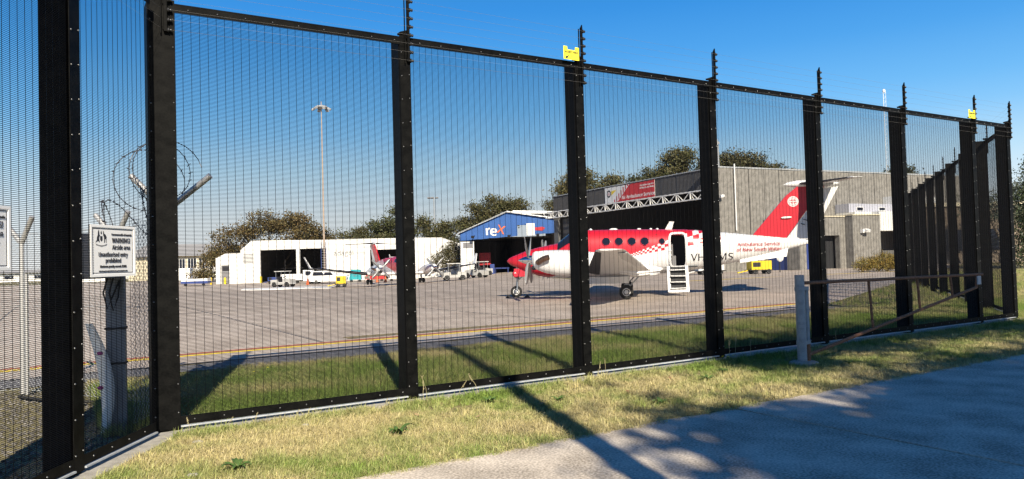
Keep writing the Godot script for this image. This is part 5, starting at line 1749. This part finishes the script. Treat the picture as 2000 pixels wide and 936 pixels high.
# ---------- masts ----------
func make_masts():
	var m := thing("floodlight_mast", "tall thin floodlight mast in front of the white hangar", "light mast", Vector3(-26.6, -0.8, -105))
	var g := Geo.new()
	g.tube(Vector3.ZERO, Vector3(0, 25.6, 0), 0.15, 0.06, 10)
	obj("shaft", g, mat(0.42, 0.33, 0.26, 0.6), m)
	for x in [-0.35, 0.35]:
		g = Geo.new()
		g.bar(Vector3(x, 0, 0.4), Vector3(x, 5.6, 0.4), 0.06, 0.06)
		obj("ladder_rail", g, M.blue, m)
	g = Geo.new()
	var y := 0.3
	while y < 5.5:
		g.bar(Vector3(-0.35, y, 0.4), Vector3(0.35, y, 0.4), 0.04, 0.04)
		y += 0.35
	obj("ladder_rungs", g, M.steel, m, "stuff")
	g = Geo.new()
	g.lathe(Vector3(0, 24.7, 0), Vector3.UP, [Vector2(0, 0.9), Vector2(0.08, 1.0), Vector2(0.3, 0.7), Vector2(0.45, 0.2)], 12)
	obj("head_frame", g, M.galv, m)
	for k in 6:
		var t := TAU * k / 6.0
		g = Geo.new()
		g.box(Vector3(cos(t) * 1.15, 24.55, sin(t) * 1.15), Vector3(0.5, 0.22, 0.4), Basis(Vector3.UP, -t) * Basis(Vector3.BACK, -0.5))
		obj("lamp_head", g, M.galv, m)
	var m2 := thing("light_pole", "slim apron light pole far behind the white hangar", "light pole", Vector3(-15.6, -0.8, -150))
	g = Geo.new()
	g.tube(Vector3.ZERO, Vector3(0, 15.4, 0), 0.16, 0.1, 8)
	obj("shaft", g, M.galv, m2)
	for x in [-1.0, -0.3, 0.6]:
		g = Geo.new()
		g.box(Vector3(x, 15.4, 0), Vector3(0.6, 0.25, 0.4))
		obj("lamp_head", g, M.grey, m2)
	g = Geo.new()
	g.bar(Vector3(-1.2, 15.25, 0), Vector3(1.0, 15.25, 0), 0.1, 0.1)
	obj("crossarm", g, M.galv, m2)
	var an := thing("lattice_antenna", "thin white lattice antenna mast above the concrete wall", "mast", Vector3(40.75, 0, -80))
	for q in [Vector3(-0.13, 0, 0.1), Vector3(0.13, 0, 0.1), Vector3(0, 0, -0.13)]:
		g = Geo.new()
		g.rod(q, q + Vector3(0, 18.6, 0), 0.018)
		obj("leg", g, M.white, an)
	g = Geo.new()
	for i in 37:
		var yy := 0.3 + 0.5 * i
		g.rod(Vector3(-0.13, yy, 0.1), Vector3(0.13, yy + 0.25, 0.1), 0.01)
		g.rod(Vector3(0.13, yy + 0.25, 0.1), Vector3(0, yy + 0.4, -0.13), 0.01)
		g.rod(Vector3(0, yy + 0.4, -0.13), Vector3(-0.13, yy + 0.5, 0.1), 0.01)
	obj("lattice", g, M.white, an, "stuff")
	g = Geo.new()
	g.ball(Vector3(0, 18.7, 0), Vector3(0.16, 0.2, 0.16), 8, 6)
	obj("beacon", g, M.white, an)

# ---------- ground vehicles ----------
func road_wheel(parent: Node3D, at: Vector3, r: float, w: float):
	var g := Geo.new()
	g.lathe(at - Vector3(0, 0, w / 2), Vector3.BACK, [Vector2(0, r * 0.6), Vector2(0.01, r * 0.95), Vector2(w * 0.2, r), Vector2(w * 0.8, r), Vector2(w - 0.01, r * 0.95), Vector2(w, r * 0.6)], 16)
	var o := obj("wheel", g, M.rubber, parent)
	g = Geo.new()
	g.lathe(at + Vector3(0, 0, w / 2 - 0.01), Vector3.BACK, [Vector2(0, r * 0.6), Vector2(0.012, r * 0.58), Vector2(0.0, r * 0.3)], 12)
	obj("rim", g, M.steel, o)
func make_apron_vehicles():
	# white station wagon
	var c := thing("white_wagon", "white station wagon parked in front of the white hangar", "car", gp(-23.6, -95, -0.006), 0.08)
	var g := Geo.new()
	g.prism(PackedVector2Array([Vector2(-2.3, 0.35), Vector2(-1.95, 0.3), Vector2(1.95, 0.3), Vector2(2.35, 0.38), Vector2(2.4, 0.75), Vector2(2.2, 0.92), Vector2(1.25, 1.02), Vector2(0.5, 1.55), Vector2(-0.2, 1.64), Vector2(-1.9, 1.6), Vector2(-2.3, 1.05)]), -0.85, 0.85)
	obj("body", g, M.paint_white, c)
	for q in [[-1.85, -0.65, 1.08, 1.48], [-0.45, 0.45, 1.08, 1.45]]:
		g = Geo.new()
		g.prism(PackedVector2Array([Vector2(q[0], q[2]), Vector2(q[1] + 0.25, q[2]), Vector2(q[1], q[3]), Vector2(q[0] + 0.1, q[3])]), 0.85, 0.86)
		obj("window", g, M.glass, c)
	for x in [-1.4, 1.4]:
		for z in [-0.75, 0.75]:
			road_wheel(c, Vector3(x, 0.31, z), 0.31, 0.2)
	for x in [-2.32, 2.33]:
		g = Geo.new()
		g.box(Vector3(x, 0.72, 0.6), Vector3(0.1, 0.15, 0.3))
		obj("lamp", g, M.steel, c)
	# white service truck next to it
	c = thing("service_truck", "white service truck with box body left of the white wagon", "truck", gp(-27.6, -96, -0.006), 0.1)
	g = Geo.new()
	g.prism(PackedVector2Array([Vector2(0.6, 0.4), Vector2(2.2, 0.4), Vector2(2.25, 1.0), Vector2(1.7, 1.75), Vector2(0.6, 1.78)]), -0.85, 0.85)
	obj("cab", g, M.paint_white, c)
	g = Geo.new()
	g.span(Vector3(-2.2, 0.5, -0.9), Vector3(0.5, 1.35, 0.9))
	obj("box_body", g, M.paint_white, c)
	g = Geo.new()
	g.span(Vector3(-2.15, 0.36, -0.6), Vector3(2.0, 0.5, 0.6))
	obj("chassis", g, M.ink, c)
	g = Geo.new()
	g.prism(PackedVector2Array([Vector2(0.9, 1.1), Vector2(1.8, 1.1), Vector2(1.5, 1.62), Vector2(0.9, 1.62)]), 0.85, 0.86)
	obj("window", g, M.glass, c)
	for x in [-1.4, 1.45]:
		for z in [-0.75, 0.78]:
			road_wheel(c, Vector3(x, 0.34, z), 0.34, 0.2)
	# ground power carts
	var cart := func(called: String, label: String, at: Vector3, turn: float, m: Material, w: float, h: float):
		var k := thing(called, label, "cart", at, turn, "wheeled ground carts on the apron")
		var q := Geo.new()
		q.span(Vector3(-w / 2, 0.32, -0.45), Vector3(w / 2, h, 0.45))
		obj("housing", q, m, k)
		q = Geo.new()
		q.span(Vector3(-w / 2 - 0.12, 0.26, -0.5), Vector3(w / 2 + 0.12, 0.32, 0.5))
		obj("chassis", q, M.ink, k)
		q = Geo.new()
		q.bar(Vector3(-w / 2, 0.3, 0), Vector3(-w / 2 - 0.9, 0.12, 0), 0.07, 0.07)
		obj("drawbar", q, m, k)
		q = Geo.new()
		q.span(Vector3(-w / 2 + 0.1, h * 0.55, 0.45), Vector3(-w / 2 + w * 0.45, h * 0.9, 0.465))
		obj("panel", q, M.ink, k)
		for x in [-w * 0.3, w * 0.36]:
			for z in [-0.4, 0.4]:
				road_wheel(k, Vector3(x, 0.18, z), 0.18, 0.12)
		return k
	cart.call("power_cart", "bright yellow ground power cart near the distant aircraft's tail", gp(-18.3, -79, -0.006), 0.15, M.yellow, 1.0, 1.1)
	cart.call("power_cart", "yellow ground power cart behind the large aircraft's tail", gp(17.9, -54, -0.006), 0.1, M.yellow, 1.5, 0.95)
	cart.call("power_cart", "white ground cart left of the yellow cart behind the large aircraft", gp(14.8, -56, -0.006), 0.1, M.white, 2.0, 0.85)
	cart.call("power_cart", "blue tool cart inside the white hangar's large doorway", gp(-33.6, -104, -0.006), 0.0, M.blue, 1.2, 0.9)
	# tow tractors
	var tug := func(label: String, at: Vector3, turn: float):
		var k := thing("tow_tractor", label, "tractor", at, turn, "white tow tractors on the apron")
		var q := Geo.new()
		q.prism(PackedVector2Array([Vector2(-1.25, 0.3), Vector2(1.25, 0.3), Vector2(1.25, 0.85), Vector2(0.35, 0.95), Vector2(0.3, 0.6), Vector2(-0.35, 0.6), Vector2(-0.45, 0.9), Vector2(-1.25, 0.8)]), -0.6, 0.6)
		obj("body", q, M.pale, k)
		q = Geo.new()
		q.span(Vector3(-0.4, 0.6, -0.4), Vector3(0.05, 0.72, 0.4))
		q.span(Vector3(-0.5, 0.72, -0.4), Vector3(-0.38, 1.2, 0.4))
		obj("seat", q, M.ink, k)
		q = Geo.new()
		for x in [-0.6, 0.55]:
			for z in [-0.5, 0.5]:
				q.bar(Vector3(x, 0.8, z), Vector3(x, 1.75, z), 0.05, 0.05)
		obj("canopy_frame", q, M.steel, k)
		q = Geo.new()
		q.span(Vector3(-0.75, 1.75, -0.6), Vector3(0.7, 1.82, 0.6))
		obj("canopy", q, M.pale, k)
		q = Geo.new()
		q.bar(Vector3(0.35, 0.9, 0), Vector3(0.2, 1.15, 0), 0.04, 0.04)
		q.lathe(Vector3(0.2, 1.15, 0), Vector3(-0.5, 0.8, 0), [Vector2(0, 0.18), Vector2(0.02, 0.18)], 12)
		obj("steering_wheel", q, M.ink, k)
		for x in [-0.8, 0.85]:
			for z in [-0.55, 0.55]:
				road_wheel(k, Vector3(x, 0.3, z), 0.3, 0.2)
	tug.call("white tow tractor parked before the white hangar's dark opening", gp(-26.0, -84, -0.006), -0.3)
	tug.call("white tow tractor under the distant aircraft's right wing", gp(-6.2, -78, -0.006), 0.2)
	tug.call("white tow tractor by the blue hangar's white pier", gp(-4.1, -84, -0.006), 2.6)
	tug.call("white tow tractor in the blue hangar's doorway", gp(-4.0, -97, -0.006), 0.4)
	# safety cones and barrels
	var cones := [[-24.9, -90, "orange cone in front of the white wagon"], [-5.6, -98, "orange cone beside the blue hangar's pier"], [-17.0, -93, "orange cone behind the yellow power cart"], [-15.8, -92, "orange cone below the distant aircraft's tailplane"]]
	for q in cones:
		var k := thing("safety_cone", q[2], "cone", gp(q[0], q[1], -0.006), 0.0, "orange safety cones")
		g = Geo.new()
		g.lathe(Vector3(0, 0.03, 0), Vector3.UP, [Vector2(0, 0.2), Vector2(0.75, 0.04), Vector2(0.78, 0.02)], 12)
		obj("cone", g, M.orange, k)
		g = Geo.new()
		g.span(Vector3(-0.24, 0, -0.24), Vector3(0.24, 0.03, 0.24))
		obj("base", g, M.ink, k)
	for q in [[-29.6, -101, 0.8, 1.1, "white", "stack of pale crates inside the white hangar's doorway"], [-18.6, -100, 2.6, 1.0, "red", "long red covered trolley behind the yellow power cart"], [-21.0, -99, 1.6, 1.6, "teal", "teal covered trolley right of the white wagon"], [-15.2, -98, 2.4, 1.2, "white", "white covered trolley under the distant aircraft's left wing"]]:
		var k := thing("covered_trolley", q[5], "trolley", gp(q[0], q[1], -0.006), 0.1, "covered trolleys before the white hangar")
		g = Geo.new()
		g.prism(PackedVector2Array([Vector2(-q[2] / 2, 0.3), Vector2(q[2] / 2, 0.3), Vector2(q[2] / 2 - 0.1, q[3]), Vector2(-q[2] / 2 + 0.25, q[3] + 0.1)]), -0.5, 0.5)
		obj("cover", g, {"white": M.white, "red": M.sign_red, "teal": M.teal}[q[4]], k)
		for x in [-q[2] * 0.35, q[2] * 0.35]:
			for z in [-0.4, 0.4]:
				road_wheel(k, Vector3(x, 0.16, z), 0.16, 0.1)

# ---------- grass, weeds and litter ----------
func tuft_mesh(sd: int, blades: int, tall: float, spread: float, w: float) -> ArrayMesh:
	var rng := RandomNumberGenerator.new()
	rng.seed = sd
	var g := Geo.new()
	g.use_col = true
	for i in blades:
		var t := rng.randf() * TAU
		var o := Vector3(cos(t), 0, sin(t)) * rng.randf() * spread
		var lean := Vector3(rng.randfn(), 0, rng.randfn()) * 0.55
		var hgt := tall * rng.randf_range(0.45, 1.1)
		var side := Vector3(rng.randfn(), 0, rng.randfn()).normalized() * w
		var m := o + Vector3(0, hgt * 0.6, 0) + lean * hgt * 0.4
		var e := o + Vector3(0, hgt * 0.85, 0) + lean * hgt * 1.1
		var k := rng.randf_range(0.65, 1.3)
		g.col = Color(k, k, k * rng.randf_range(0.8, 1.1))
		g.quad(o - side, o + side, m + side * 0.8, m - side * 0.8)
		g.tri(m - side * 0.8, m + side * 0.8, e)
	return g.mesh()
func field(called: String, label: String, meshes: Array, pts: Array):
	for mi in meshes.size():
		var mine := []
		for i in pts.size():
			if i % meshes.size() == mi:
				mine.append(pts[i])
		var mm := MultiMesh.new()
		mm.transform_format = MultiMesh.TRANSFORM_3D
		mm.use_colors = true
		mm.mesh = meshes[mi]
		mm.instance_count = mine.size()
		for i in mine.size():
			mm.set_instance_transform(i, mine[i][0])
			mm.set_instance_color(i, mine[i][1])
		var o := MultiMeshInstance3D.new()
		o.multimesh = mm
		o.material_override = M.grass
		o.set_meta("kind", "stuff")
		if mi == 0:
			o.name = numbered(called)
			tag(o, label, "grass")
			add_child(o)
		else:
			o.name = numbered(called)
			tag(o, label, "grass")
			add_child(o)
func make_grass():
	var rng := RandomNumberGenerator.new()
	rng.seed = 900
	var patch := noise(201, 0.35, 3)
	var fine := noise(202, 1.6, 2)
	var straw := Vector3(0.47, 0.40, 0.20)
	var green := Vector3(0.16, 0.24, 0.04)
	var short := [tuft_mesh(1, 12, 0.06, 0.028, 0.0021), tuft_mesh(2, 12, 0.048, 0.03, 0.0022), tuft_mesh(3, 9, 0.085, 0.022, 0.0022)]
	var tall := [tuft_mesh(4, 10, 0.13, 0.04, 0.0022), tuft_mesh(5, 9, 0.17, 0.045, 0.0024)]
	var colour := func(p: Vector3, bias: float) -> Color:
		var k := clampf(0.5 + bias + patch.get_noise_2d(p.x, p.z) * 0.9 + fine.get_noise_2d(p.x, p.z) * 0.5 + rng.randf_range(-0.25, 0.25), 0, 1)
		var q := straw.lerp(green, k) * rng.randf_range(0.6, 1.35)
		return Color(q.x, q.y, q.z)
	var lawn := []
	for i in 56000:
		var u := rng.randf()
		var s := lerpf(-1.6, 17.0, pow(u, 1.5))
		var t := rng.randf_range(-2.56, -0.1)
		if t > -0.15 and rng.randf() < 0.6:
			continue
		var p := fp(s, t)
		if s < 0.2 and p.x < -3.05:
			continue
		if patch.get_noise_2d(p.x * 2.3 + 40.0, p.z * 2.3) < -0.3 and rng.randf() < 0.75:
			continue
		p.y = -0.018
		var edge := 0.28 if t > -0.6 else (-0.22 if t < -2.0 else 0.0)
		var sc := rng.randf_range(0.7, 1.15) * (1.3 if t > -0.45 else 1.0)
		lawn.append([Transform3D(Basis(Vector3.UP, rng.randf() * TAU).scaled(Vector3.ONE * sc), p), colour.call(p, edge - 0.10)])
	for i in 26000:
		var p := Vector3(rng.randf_range(-3.0, 1.0), -0.018, rng.randf_range(-7.2, -4.4))
		var rel := p - FO
		var t := rel.dot(FN)
		if t > -0.13 or t < -2.52 or p.x < -3.04:
			continue
		lawn.append([Transform3D(Basis(Vector3.UP, rng.randf() * TAU).scaled(Vector3.ONE * rng.randf_range(0.7, 1.1)), p), colour.call(p, -0.05)])
	field("lawn_grass", "short half dry lawn grass on the verge outside the fence", short, lawn)
	var inner := []
	for i in 46000:
		var s := lerpf(-0.6, 24.0, pow(rng.randf(), 1.2))
		var t := rng.randf_range(0.22, 4.7)
		var lim := 4.3 + 0.35 * patch.get_noise_2d(s * 2.0, 9.0) + (maxf(s - 15.5, 0) * 0.6)
		if t > lim:
			continue
		var p := fp(s, t, -0.018)
		var dry := (t / 4.4) * (t / 4.4)
		inner.append([Transform3D(Basis(Vector3.UP, rng.randf() * TAU).scaled(Vector3.ONE * rng.randf_range(0.5, 1.1) * (1.0 - 0.5 * dry)), p), colour.call(p, 0.42 - 0.75 * dry)])
	for i in 22000:
		var z := rng.randf_range(-46, -20.5)
		var x := rng.randf_range(8.5, 34.0)
		var rel := Vector3(x, 0, z) - FO
		if rel.dot(FD) < apron_right(rel.dot(FN)) + 0.2:
			continue
		var p := Vector3(x, -0.018, z)
		inner.append([Transform3D(Basis(Vector3.UP, rng.randf() * TAU).scaled(Vector3.ONE * rng.randf_range(0.6, 1.3)), p), colour.call(p, 0.05)])
	field("verge_grass", "longer green grass between the fence and the apron", tall, inner)
	var park := []
	for i in 16000:
		var p := Vector3(rng.randf_range(10.5, 40.0), -0.018, rng.randf_range(-48, -11.0))
		if p.x / -p.z < 0.62 or p.x / -p.z > 0.82:
			continue
		var rel := p - FO
		if rel.dot(FN) > -0.2 and (p - fp(15.78, 0)).dot(Vector3(0.92, 0, 0.39)) < 0.2:
			continue
		if rel.dot(FN) < -2.5:
			continue
		park.append([Transform3D(Basis(Vector3.UP, rng.randf() * TAU).scaled(Vector3.ONE * rng.randf_range(0.8, 1.6)), p), colour.call(p, -0.25)])
	field("park_grass", "dry pale grass of the open park beyond the right corner", [short[0]], park)
	# broad-leaved weeds, each its own plant
	var weeds := [[1.55, -1.45, 0.11, "broad leaved weed in the middle of the lawn below the second tall post"], [4.2, -1.9, 0.08, "small weed near the footpath edge left of the path joint"], [2.9, -0.7, 0.08, "weed rosette close to the fence right of the second tall post"], [0.15, -1.75, 0.10, "weed clump at the lower left corner of the lawn"], [5.6, -1.2, 0.08, "weed rosette on the lawn left of the gate post"], [6.2, -0.9, 0.07, "weed between the third tall post and the gate post"], [3.5, -1.1, 0.07, "low weed on the lawn beside the pole shadow"], [7.9, -1.5, 0.07, "weed at the foot of the gate's lower brace"]]
	for q in weeds:
		var w := thing("lawn_weed", q[3], "weed", fp(q[0], q[1], -0.015), rng.randf() * TAU, "broad leaved weeds in the lawn")
		for k in 9:
			var t := TAU * k / 9.0 + rng.randf_range(-0.3, 0.3)
			var d := Vector3(cos(t), 0, sin(t))
			var e := Vector3(-sin(t), 0, cos(t))
			var L: float = q[2] * rng.randf_range(0.8, 1.5)
			var g := Geo.new()
			var prev := []
			for j in 5:
				var u := j / 4.0
				var c := d * L * u + Vector3(0, 0.025 + L * 0.45 * sin(u * 2.2), 0)
				var wd := L * 0.16 * sin(PI * clampf(u * 0.9 + 0.08, 0, 1))
				var now := [c - e * wd + Vector3(0, wd * 0.4, 0), c, c + e * wd + Vector3(0, wd * 0.4, 0)]
				if j > 0:
					g.quad(prev[0], prev[1], now[1], now[0])
					g.quad(prev[1], prev[2], now[2], now[1])
				prev = now
			obj("leaf", g, weed_mat(k), w)
	# seeding grass stalks along the fence foot
	var stalks := [[2.42, 0.3], [2.36, 0.22], [2.75, 0.2], [3.05, 0.24], [4.85, 0.26], [4.7, 0.22], [7.2, 0.34], [7.05, 0.3], [7.45, 0.28], [9.5, 0.25], [0.35, 0.12], [0.6, 0.14], [0.05, 0.16], [1.0, 0.12], [1.9, 0.13]]
	var at_foot := ["second tall post, the tallest", "second tall post, leaning left", "second bay, just right of the second tall post", "second bay, a step right of the second tall post", "third tall post, the taller one", "third tall post, the shorter one", "fourth tall post, the tallest", "fourth tall post, left of the tallest", "fourth tall post, right of the others", "fifth tall post behind the gate", "corner post, a short one on its right", "first bay, next to the corner post", "corner post, at its very foot", "first bay, left of its middle", "first bay, near its right end"]
	for i in stalks.size():
		var q: Array = stalks[i]
		var w := thing("grass_stalk", "dry grass stalk at the " + at_foot[i], "grass stalk", fp(q[0], -0.2 - 0.03 * (i % 3), 0.0), rng.randf() * TAU, "dry grass stalks at the fence foot")
		var lean := rng.randf_range(-0.12, 0.12)
		var g := Geo.new()
		g.path([Vector3.ZERO, Vector3(lean * 0.3, q[1] * 0.5, 0), Vector3(lean, q[1], 0.02)], [0.0022, 0.002, 0.0012], 5)
		obj("stem", g, straw_mat(), w)
		g = Geo.new()
		for k in 9:
			var u := 0.62 + 0.04 * k
			var o := Vector3(lean * u, q[1] * u, 0.01)
			var d: Vector3 = Vector3(rng.randf_range(-1, 1), 1.2, rng.randf_range(-1, 1)).normalized() * q[1] * 0.09
			g.rod(o, o + d, 0.0016)
		obj("seed_head", g, straw_mat(), w)
	# yellow flowers
	var fl := [[7.02, -0.32, "yellow dandelion at the foot of the fourth tall post, rightmost of three"], [6.88, -0.36, "yellow dandelion at the foot of the fourth tall post, nearest the lawn"], [6.84, -0.30, "yellow dandelion at the foot of the fourth tall post, nearest the fence"], [1.55, 3.2, "yellow dandelion inside the fence by the second post's shadow tip"], [1.3, 2.9, "yellow dandelion inside the fence's first bay, left of the post shadow"], [3.2, 2.8, "yellow dandelion inside the fence's second bay, nearer the fence"], [3.1, 3.3, "yellow dandelion inside the fence's second bay, nearer the apron"], [8.6, 2.6, "yellow dandelion inside the fence behind the gate post"]]
	for q in fl:
		var w := thing("yellow_flower", q[2], "flower", fp(q[0], q[1], -0.01), 0.0, "yellow dandelion flowers")
		var g := Geo.new()
		g.rod(Vector3.ZERO, Vector3(0.005, 0.1, 0), 0.002)
		obj("stem", g, weed_mat(0), w)
		g = Geo.new()
		for k in 12:
			var t := TAU * k / 12.0
			g.tri(Vector3(0.005, 0.1, 0), Vector3(0.005 + cos(t) * 0.02, 0.108, sin(t) * 0.02), Vector3(0.005 + cos(t + 0.4) * 0.02, 0.108, sin(t + 0.4) * 0.02))
		obj("petals", g, M.sign_yellow, w)
	# fallen leaves and stones on the lawn
	var litter := [[0.05, -0.62, 0.05, 0, "pale stone lying on the lawn below the corner post"], [1.0, -0.55, 0.045, 0, "pale stone on the lawn near the fence's first bay"], [-0.15, -1.7, 0.05, 0, "pale stone at the lawn's lower left corner"]]
	for q in litter:
		var g := Geo.new()
		g.ball(Vector3.ZERO, Vector3(q[2], q[2] * 0.4, q[2] * 0.6), 9, 5)
		for i in g.v.size():
			g.v[i] *= 1.0 + 0.18 * fine.get_noise_3dv(g.v[i] * 20.0)
		var o := obj("lawn_stone", g, M.kerb)
		o.position = fp(q[0], q[1], 0.012)
		tag(o, q[4], "stone", "stones on the lawn")
	for i in 12:
		var g := Geo.new()
		var L := rng.randf_range(0.035, 0.06)
		g.quad(Vector3(-L, 0, 0), Vector3(0, 0.006, L * 0.4), Vector3(L, 0.012, 0), Vector3(0, 0.004, -L * 0.4))
		var o := obj("fallen_leaf", g, leaf_mat(i))
		o.position = fp(rng.randf_range(0.3, 9.0), rng.randf_range(-2.45, -0.5), 0.03)
		o.rotation.y = rng.randf() * TAU
		tag(o, "dry brown fallen leaf lying on the lawn", "leaf", "fallen leaves on the lawn")
var kept := {}
func weed_mat(k: int) -> StandardMaterial3D:
	var n := "w%d" % (k % 3)
	if not kept.has(n):
		var q := 0.8 + 0.2 * (k % 3)
		kept[n] = mat(0.055 * q, 0.105 * q, 0.02 * q, 0.6)
		kept[n].backlight = Color(0.2, 0.3, 0.08)
	return kept[n]
func straw_mat() -> StandardMaterial3D:
	if not kept.has("straw"):
		kept["straw"] = mat(0.42, 0.36, 0.2, 0.7)
	return kept["straw"]
func leaf_mat(i: int) -> StandardMaterial3D:
	var n := "l%d" % (i % 3)
	if not kept.has(n):
		kept[n] = mat([0.32, 0.45, 0.24][i % 3], [0.18, 0.30, 0.14][i % 3], [0.08, 0.16, 0.07][i % 3], 0.7)
	return kept[n]
